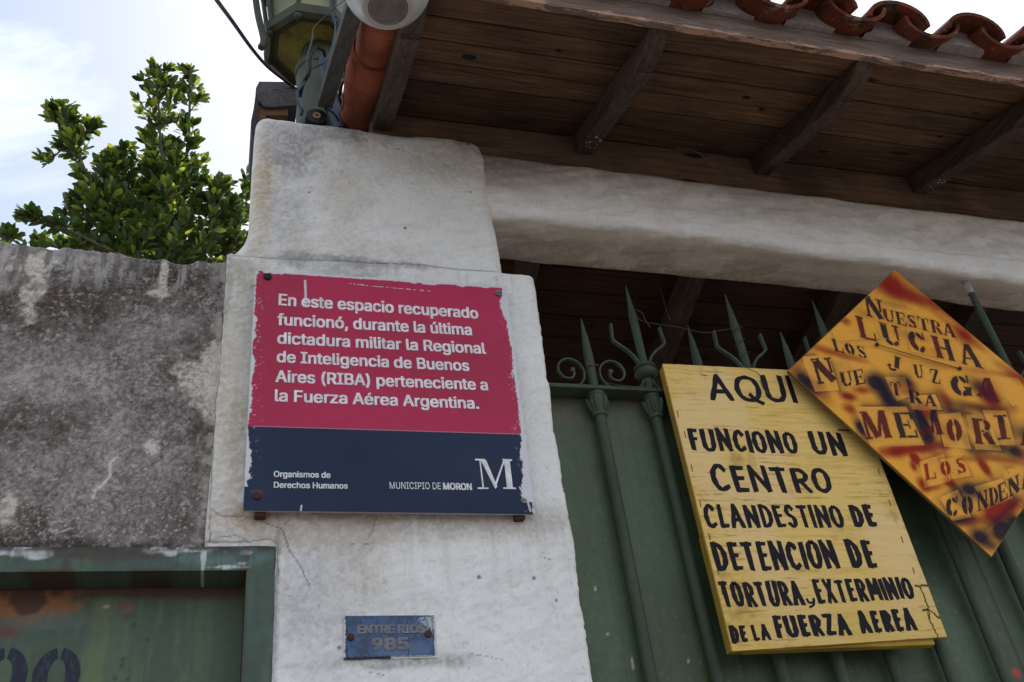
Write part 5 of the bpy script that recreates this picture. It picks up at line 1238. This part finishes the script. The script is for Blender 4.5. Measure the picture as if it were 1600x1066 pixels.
# knot holes and splits on the eave boards
for (px, py, rx2, ry2) in [(733, 90, 11, 4.5), (1166, 153, 7, 3.5), (1190, 172, 6, 2.5), (1285, 238, 7, 3), (1470, 214, 6, 2.5), (873, 80, 5, 2.5), (1525, 178, 6, 2)]:
    d = _r2*(px-800)-_u2*(py-533)+_f*FPX; t = (Z_IN+SL*(CAM.y-Y_IN)-.0012-CAM.z)/(d.z-SL*d.y); p = CAM+d*t
    n = 14; vs = [(p.x+rx2*.0019*math.cos(2*math.pi*k/n)*(1+.15*math.sin(3*k)), p.y+ry2*.0026*math.sin(2*math.pi*k/n), 0) for k in range(n)]
    vs = [(a_, b_, sz(b_)-.0012) for a_, b_, _ in vs]+[(a_, b_, sz(b_)+.003) for a_, b_, _ in vs]
    obj('knot', vs, [tuple(range(n))]+[(i, (i+1) % n, n+(i+1) % n, n+i) for i in range(n)], M_BLACK, roof)
wire('straw_strand', [at(1055, 232, 0.045), at(1085, 236, .02), at(1105, 250, .02), at(1128, 278, .01)], .0013, mat_plain('dry_straw', (.22, .16, .12), .8, .1), 'dry curved strand hanging from the timber plate above the lintel', 'strand')

# unseen wall, added to keep sunlit bounce off the inner boards
MB().box(.45, 4.3, 1.80, 1.98, -.10, 3.9, .0).build('porch_light_block', M_MORTAR)
pw = bpy.data.objects['porch_light_block']; tag(pw, 'unseen wall added behind the gate to keep light off the inner boards', 'wall')

# ------------------------------------------------------------------ things on top of the pillar
zo = lambda x, y: (360+x/4.442, y/4.442)
# street lantern
LYY = .25
ln = thing('street_lantern', (.225, LYY, 3.84), 'old green octagonal street lantern on a short post behind the pillar top', 'lantern')
nc = at(*zo(620, 760), LYY); pc_ = at(*zo(545, 345), LYY); cxl = (nc.x+pc_.x)/2; PZ = pc_.z
smooth_by_angle(MB().lathe((nc.x, LYY, 0), [(.080, 3.70), (.080, PZ-.15), (.086, PZ-.145), (.086, PZ-.115), (.072, PZ-.105), (.066, PZ-.02)], 24).build('neck', mat_paint('neck_green', (.045, .055, .032), .6, .4, dirt=(.04, .03, .02), dirt_amt=.5, scale=9), ln), 40)
cx = pc_.x+.012
smooth_by_angle(MB().lathe((cx, LYY, PZ), [(.060, -.020), (.138, -.004), (.144, .0)], 8, .5).build('bottom_plate', M_LANT, ln), 20)
MB().lathe((cx, LYY, PZ), [(.1445, -.006), (.160, -.022), (.178, -.010), (.182, .030), (.170, .045), (.1445, .045)], 8, .5).build('rim', M_LFRAME, ln)
for k in range(8):
    a = 2*math.pi*(k+.5)/8; c_, s_ = math.cos(a), math.sin(a)
    MB().tube([(cx+c_*.158, LYY+s_*.158, PZ+.04), (cx+c_*.20, LYY+s_*.20, PZ+.40)], .009, 8).build('frame_post', M_LFRAME, ln)
    smooth_by_angle(MB().lathe((cx+c_*.165, LYY+s_*.165, PZ-.018), [(.004, -.022), (.013, -.014), (.014, -.004), (.008, .002)], 10).build('rim_knob', M_LFRAME, ln), 60)
MG, ng, bgp = newmat('dusty_glass'); bgp.inputs['Base Color'].default_value = (.16, .17, .08, 1); bgp.inputs['Roughness'].default_value = .45; bgp.inputs['Transmission Weight'].default_value = .35
for k in range(8):
    a0_, a1_ = 2*math.pi*(k+.5)/8, 2*math.pi*(k+1.5)/8
    vs = [(cx+.150*math.cos(a0_), LYY+.150*math.sin(a0_), PZ+.05), (cx+.150*math.cos(a1_), LYY+.150*math.sin(a1_), PZ+.05), (cx+.188*math.cos(a1_), LYY+.188*math.sin(a1_), PZ+.39), (cx+.188*math.cos(a0_), LYY+.188*math.sin(a0_), PZ+.39)]
    m0 = MB(); m0.add(vs, [(0, 1, 2, 3)]); m0.build('glass_pane', MG, ln)
smooth_by_angle(MB().lathe((cx, LYY, PZ+.40), [(.215, 0), (.235, .01), (.235, .03), (.15, .14), (.06, .19), (.03, .22), (.035, .25), (.0, .30)], 8, .5).build('cap', M_LFRAME, ln), 20)
wire('lantern_bracket', [at(397, -20, .16), at(403, 22, .16), at(412, 62, .16), at(408, 75, .16)], .013, M_LFRAME, 'dark iron bracket running up the left side of the lantern', 'bracket')
# globe lamp on an arm
gc = at(604, -26, -.72); GR = 67*(at(600, 0, -.72)-at(601, 0, -.72)).length
gl = thing('globe_lamp', (gc.x, gc.y, gc.z), 'ribbed glass globe lamp hanging at the left corner of the eave', 'lamp')
prof = [(.002, -GR*.93), (.030, -GR*.93)]; 
for k in range(1, 6): prof += [(.010*k+.004, -GR*.93+.0012), (.010*k+.009, -GR*.93-.0004)]
prof = [(.002, -GR*.925)]+[p for p in prof[2:] if p[0] < .055]+[(.057, -GR*.90)]
for k in range(1, 46):
    a = R(-62+k*2.6); prof.append((GR*math.cos(a)+(.0011 if k % 2 else -.0011), GR*math.sin(a)))
M_GLB, ngl, bgl = newmat('ribbed_glass'); bgl.inputs['Base Color'].default_value = (.52, .51, .48, 1); bgl.inputs['Roughness'].default_value = .3; bgl.inputs['Transmission Weight'].default_value = .25
smooth_by_angle(MB().lathe((gc.x, gc.y, gc.z), prof, 64).build('globe', M_GLB, gl), 60)
smooth_by_angle(MB().lathe((gc.x, gc.y, gc.z), [(.001, -GR*.935)]+[(GR*.08*k_/2+.002, -GR*.935-(.0016 if k_ % 2 else 0)) for k_ in range(1, 11)]+[(GR*.45, -GR*.92), (GR*.45, -GR*.90)], 40).build('bottom_ring', mat_plain('dusty_grey_glass', (.16, .14, .13), .4, .5), gl), 20)
smooth_by_angle(MB().lathe((gc.x, gc.y, gc.z+GR*.93), [(.06, 0), (.075, .01), (.075, .05), (.05, .09), (.0, .10)], 24).build('lamp_holder', M_BLACK, gl), 40)
# arm: square timber post leaning out from the pillar to the lamp
a0 = at(508, 160, -.005); a1 = at(562, -16, -.52)
def bar_between(name, a, b, w_, h_, m, parent=None, bev=.004):
    d = Vector(b)-Vector(a); q_ = d.to_track_quat('Z', 'X').to_matrix().to_4x4(); Mx = Matrix.Translation(Vector(a)) @ q_
    return MB().box(-w_/2, w_/2, -h_/2, h_/2, 0, d.length, bev, Mx).build(name, m, parent, loc=None if parent else a)
arm = thing('lamp_arm', a0, 'dark square post leaning from the pillar top towards the globe lamp, its end worn bare', 'bracket')
bar_between('post', a0, a1, .042, .046, M_DARKWOOD, arm)
d = (a1-a0).normalized()
MB().lathe((a0.x-.004, a0.y-.012, a0.z-.002), [(.004, -.018), (.012, -.014), (.019, -.004), (.021, .008), (.016, .02), (.006, .026)], 7).build('bare_end', M_TAN, arm)
# porcelain/metal spool where the cables end
sp = at(495, 181, .0); spool = thing('cable_spool', sp, 'dark round insulator with a pale centre sitting on the pillar top', 'insulator')
n = 24
def ring(mb, c, r0, r1, y0, y1):
    pts = []
    for k in range(n): a = 2*math.pi*k/n; pts.append((math.cos(a), math.sin(a)))
    vs = [(c.x+r1*p[0], y0, c.z+r1*p[1]) for p in pts]+[(c.x+r0*p[0], y0, c.z+r0*p[1]) for p in pts]+[(c.x+r1*p[0], y1, c.z+r1*p[1]) for p in pts]+[(c.x+r0*p[0], y1, c.z+r0*p[1]) for p in pts]
    fs = []
    for k in range(n):
        j = (k+1) % n; fs += [(k, n+k, n+j, j), (2*n+k, 2*n+j, 3*n+j, 3*n+k), (k, j, 2*n+j, 2*n+k), (n+k, 3*n+k, 3*n+j, n+j)]
    mb.add(vs, fs)
mb = MB(); ring(mb, sp, .012, .031, .0, .008); ring(mb, sp, .010, .024, .0085, .018); ring(mb, sp, .012, .034, .0185, .028); smooth_by_angle(mb.build('spool_body', M_BLACK, spool), 40)
mb = MB(); ring(mb, sp, .0055, .0118, -.003, .025); smooth_by_angle(mb.build('spool_core', M_TAN, spool), 40)
# block-end of old timber with membrane
blk = thing('timber_stub', at(430, 170, .12), 'dark weathered timber stub with torn roofing felt at the left of the pillar top', 'timber')
f0 = .06
poly = [mb_m(*zo(x, y), f0) for x, y in ((200, 566), (395, 568), (440, 590), (460, 640), (462, 728), (300, 742), (232, 738), (190, 690), (176, 612))]
mb = MB().prism(poly, f0, f0+.28); mb.build('end_grain', M_DARKWOOD, blk)
poly = [mb_m(*zo(x, y), f0+.012) for x, y in ((192, 705), (236, 745), (400, 745), (400, 800), (250, 800), (205, 900), (175, 935))]
MB().prism(poly, f0+.012, f0+.25).build('underside', M_TAN_DARK, blk)
poly = [mb_m(*zo(x, y), f0+.002) for x, y in ((176, 640), (196, 700), (190, 800), (168, 952), (150, 930), (143, 840), (160, 760))]
MB().prism(poly, f0+.002, f0+.2).build('felt_flap', M_MEMB, blk)
# blue upright tube beside the post
bt0, bt1 = at(530, 186, .16), at(508, 90, .10)
tb = MB().tube([bt0+Vector((0, 0, -.06)), at(520, 160, .16), bt1], [.024, .024, .020], 14).build('blue_tube', M_BLUEPIPE, loc=bt0); smooth_by_angle(tb, 50); tag(tb, 'dark blue conduit tube standing between the lantern neck and the leaning post', 'tube')
# cables
wire('power_cable', [at(300, -60, -.9), at(335, -5, -.6), at(362, 32, -.4), (at(395, 78, -.2)), at(420, 106, -.05), at(448, 128, .04), at(466, 142, .06)], .0052, M_CABLE, 'thick black power cable coming down from the sky to the pillar top', 'cable')
wire('looped_cable', [at(468, 152, .03), at(474, 130, .0), at(484, 112, -.02), at(486, 92, -.02), at(494, 76, -.02), at(504, 78, -.02), at(508, 88, 0)], .006, M_CABLE, 'black cable looped up in front of the lantern neck', 'cable')
wire('looped_cable', [at(463, 145, .03), at(470, 138, .0), at(488, 108, -.01), at(508, 96, -.02), at(520, 70, -.03), at(524, 40, -.03), at(518, 18, -.04), (at(516, -10, -.05))], .0036, M_BLUEPIPE, 'thin grey-blue cable rising past the lantern underside', 'cable')
wire('looped_cable', [at(476, 120, -.02), at(480, 90, -.03), at(488, 60, -.03), at(490, 44, -.04), at(510, 24, -.06), at(528, 8, -.1), at(545, -4, -.2)], .0020, M_WIRE, 'thin brown wire curling up towards the globe lamp', 'cable')
wire('looped_cable', [at(424, 140, .04), at(438, 140, .03), at(450, 143, .02), at(462, 140, .02)], .0020, M_WIRE, 'pale thin wire across the end of the timber stub', 'cable')
wire('looped_cable', [at(464, 142, .0), at(466, 160, .0), at(472, 172, .0), at(470, 180, .02)], .005, M_BLUEPIPE, 'short blue cable tail hanging at the right of the timber stub', 'cable')
wire('looped_cable', [at(570, 20, -.36), at(566, 60, -.3), at(556, 90, -.2), at(546, 118, -.1), at(535, 130, .0), at(530, 150, .05)], .0052, M_CABLE, 'black cable running down between the post and the end tiles', 'cable')
wire('looped_cable', [at(508, 170, -.0), at(520, 176, -.01), at(530, 190, 0)], .0034, M_CABLE, 'black cable tail curling over the pillar top right of the insulator', 'cable')
wire('looped_cable', [at(540, 142, .0), at(536, 152, .0), at(537, 162, 0), at(534, 172, .02)], .0020, M_CABLE, 'thin black wire dangling in the gap beside the end tiles', 'cable')

# ------------------------------------------------------------------ tree behind the wall
def leaf_mat():
    m, n, b = newmat('glossy_leaf')
    oi = n.nodes.new('ShaderNodeObjectInfo'); v = _vec(n, (1, 1, 1))
    geo = n.nodes.new('ShaderNodeNewGeometry')
    c = _ramp(n, geo.outputs['Random Per Island'], [(0, (.012, .028, .010)), (.5, (.026, .055, .013)), (.85, (.04, .08, .018)), (1, (.08, .12, .025))])
    n.links.new(c, b.inputs['Base Color']); b.inputs['Roughness'].default_value = .38; b.inputs['Specular IOR Level'].default_value = .5
    tr = n.nodes.new('ShaderNodeBsdfTranslucent'); tcn = _ramp(n, geo.outputs['Random Per Island'], [(0, (.04, .08, .008)), (.6, (.10, .17, .012)), (1, (.7, .75, .07))]); n.links.new(tcn, tr.inputs[0])
    ms = n.nodes.new('ShaderNodeMixShader'); ms.inputs[0].default_value = .42
    out = n.nodes['Material Output']; n.links.new(b.outputs[0], ms.inputs[1]); n.links.new(tr.outputs[0], ms.inputs[2]); n.links.new(ms.outputs[0], out.inputs[0]); return m
M_LEAF = leaf_mat()
M_BARK = mat_plain('grey_bark', (.10, .08, .06), .9, .2)
rt = random.Random(12)
TY = 2.7
SPX = (Vector(at(260, 300, TY))-Vector(at(261, 300, TY))).length
tree = thing('broadleaf_tree', (at(265, 400, TY).x, TY, -.15), 'dark green glossy-leaved tree rising behind the grey wall', 'tree')
def p3(px, py, dy=0): return at(px, py, TY+dy)
base = Vector((at(265, 400, TY).x, TY, -.15))
spines = [  # polyline in px (+depth), influence radius px along it, shoots
 ([(265, 470, 0), (262, 380, 0), (258, 300, .05), (250, 210, .0), (245, 108, 0)], [95, 90, 66, 56, 22], 66),
 ([(272, 420, .2), (285, 300, .2), (295, 210, .15), (298, 106, .1)], [70, 60, 42, 16], 42),
 ([(240, 440, -.1), (190, 370, -.15), (150, 310, -.2), (118, 230, -.2), (92, 162, -.2)], [60, 55, 40, 32, 16], 44),
 ([(190, 400, -.2), (120, 365, -.25), (70, 345, -.25), (38, 340, -.25)], [28, 18, 10, 7], 12),
 ([(300, 440, .1), (335, 360, .1), (345, 285, .1)], [60, 50, 22], 30),
 ([(320, 440, .3), (368, 370, .3), (384, 275, .3)], [60, 44, 14], 24),
 ([(220, 430, .25), (200, 330, .25), (180, 245, .25)], [55, 40, 16], 22),
 ([(118, 240, -.2), (95, 235, -.2), (66, 262, -.2)], [14, 12, 6], 5), ([(118, 220, -.2), (140, 205, -.2), (145, 188, -.2)], [14, 12, 8], 6),
 ([(110, 200, -.2), (85, 190, -.2), (74, 178, -.2)], [12, 10, 6], 5),
 ([(215, 450, -.1), (175, 370, -.1), (160, 310, -.1), (168, 262, -.1)], [70, 56, 40, 14], 34), ([(230, 440, 0), (205, 340, 0), (196, 290, 0), (188, 236, 0)], [60, 50, 34, 12], 24), ([(120, 430, 0), (125, 370, 0), (112, 310, 0)], [50, 34, 12], 16),
 ([(60, 400, -.3), (20, 375, -.3), (8, 368, -.3)], [12, 8, 6], 5), ([(150, 400, .1), (80, 385, .1), (50, 378, .1)], [14, 9, 7], 8),
 ([(330, 450, .5), (340, 390, .5), (360, 340, .5)], [90, 60, 34], 26), ([(150, 450, .3), (140, 400, .3), (130, 380, .3)], [60, 34, 14], 14),
 ([(260, 470, .6), (250, 350, .6), (255, 250, .5)], [110, 80, 40], 50)]
twigs = MB(); leaves = []
for pts, rad, ns in spines:
    P = [p3(*q_) for q_ in pts]
    lo_ = pts[0][1] > 415
    mb = MB().tube(([P[0]+Vector((0, 0, -.3))] if lo_ else [])+P, ([.020] if lo_ else [])+[(.017 if lo_ else .008)*(1-i/len(P)*.85) for i in range(len(P))], 7); mb.build('limb', M_BARK, tree)
    for _ in range(int(ns*1.55)):
        t = rt.random()**.85*(len(P)-1); i = min(int(t), len(P)-2); f = t-i
        c_ = P[i].lerp(P[i+1], f); r_ = (rad[i]*(1-f)+rad[i+1]*f)*SPX; axis = (P[i+1]-P[i]).normalized()
        a = rt.uniform(0, 2*math.pi); out = Vector((math.cos(a), math.sin(a)*.8, 0)); out = (out+axis*rt.uniform(.3, 1.3)+Vector((0, 0, .3))).normalized()
        ln_ = r_*rt.uniform(.35, 1.12); st = c_-axis*ln_*.35; en = st+out*ln_*1.1
        midp = st.lerp(en, .5)+Vector((rt.uniform(-.02, .02), rt.uniform(-.02, .02), -.01))
        twigs.tube([st, midp, en], [.0055, .004, .002], 5)
        nl = max(7, int(ln_/.016)); tv = (en-midp).normalized()
        for k in range(nl):
            tt = .15+.85*k/(nl-1); q0 = st.lerp(midp, tt*2) if tt < .5 else midp.lerp(en, tt*2-1)
            ph = k*2.4+a; sd_ = tv.orthogonal().normalized(); sd_ = Matrix.Rotation(ph, 3, tv) @ sd_
            dr = (sd_*rt.uniform(.7, 1.1)+tv*rt.uniform(.4, 1.0)*(1 if tt < .9 else 1.8)+Vector((0, 0, rt.uniform(-.1, .3)))).normalized()
            leaves.append((q0, dr, rt.uniform(.040, .090)))
        for k in range(4):
            sd_ = Matrix.Rotation(k*1.57+a, 3, tv) @ tv.orthogonal().normalized()
            leaves.append((en, (tv*1.3+sd_*.6).normalized(), rt.uniform(.058, .09)))
o = twigs.build('twigs', M_BARK, tree); o['kind'] = 'stuff'
LV = [(0, 0, 0), (.16, .30, .035), (.22, .58, .05), (.14, .85, .03), (0, 1.0, -.02), (-.14, .85, .03), (-.22, .58, .05), (-.16, .30, .035), (0, .3, -.005), (0, .58, .0), (0, .85, -.005)]
LF = [(0, 1, 8), (1, 2, 9, 8), (2, 3, 10, 9), (3, 4, 10), (0, 8, 7), (8, 9, 6, 7), (9, 10, 5, 6), (10, 4, 5)]
leaf_me = bpy.data.meshes.new('leaf'); leaf_me.from_pydata(LV, [], LF); leaf_me.update(); leaf_me.materials.append(M_LEAF)
leaf_me.polygons.foreach_set('use_smooth', [True]*len(leaf_me.polygons))
# nearest leaves that clear the wall top become single parts
def pxof(p):
    d = p-CAM; zc = d.dot(_f); return 800+d.dot(_r2)/zc*FPX, 533-d.dot(_u2)/zc*FPX, zc
vis = []
for i, (p, dr, s_) in enumerate(leaves):
    x_, y_, zc = pxof(p)
    if 0 < x_ < 392 and 60 < y_ < 392: vis.append((zc-s_*6, i))
vis.sort(); single = set(i for _, i in vis[:300]); org = origin(tree)
mb = MB(); Vall = []; Fall = []
for i, (p, dr, s_) in enumerate(leaves):
    up = Vector((rt.uniform(-.5, .5), rt.uniform(-.5, .5), 1)).normalized(); x_ = dr.cross(up)
    if x_.length < .05: x_ = dr.cross(Vector((1, 0, 0)))
    x_.normalize(); z_ = x_.cross(dr); Mx = Matrix(((x_.x, dr.x, z_.x), (x_.y, dr.y, z_.y), (x_.z, dr.z, z_.z)))
    if i in single:
        o = bpy.data.objects.new('leaf', leaf_me); col.objects.link(o); o.parent = tree
        o.matrix_local = Matrix.Translation(p-org) @ Mx.to_4x4() @ Matrix.Scale(s_, 4)
    else:
        b0 = len(Vall); Vall += [tuple(p+(Mx @ Vector(v))*s_) for v in LV]; Fall += [tuple(k+b0 for k in f) for f in LF]
o = obj('foliage', Vall, Fall, M_LEAF, tree, smooth=True); o['kind'] = 'stuff'
tr_ = MB().tube([base, base+Vector((.03, 0, 1.2)), base+Vector((-.02, .02, 2.4)), p3(262, 470)-Vector((0, 0, .3))], [.11, .09, .07, .03], 12).build('trunk', M_BARK, tree); smooth_by_angle(tr_, 60)
for pts, rad, ns in spines[1:]:
    if pts[0][1] <= 415: continue
    P0 = p3(*pts[0])-Vector((0, 0, .3)); MB().tube([base+Vector((-.01, .01, 2.2)), (base+Vector((0, 0, 2.4))).lerp(P0, .6)+Vector((0, 0, -.1)), P0], [.035, .026, .018], 7).build('limb', M_BARK, tree)
print('leaves', len(leaves))
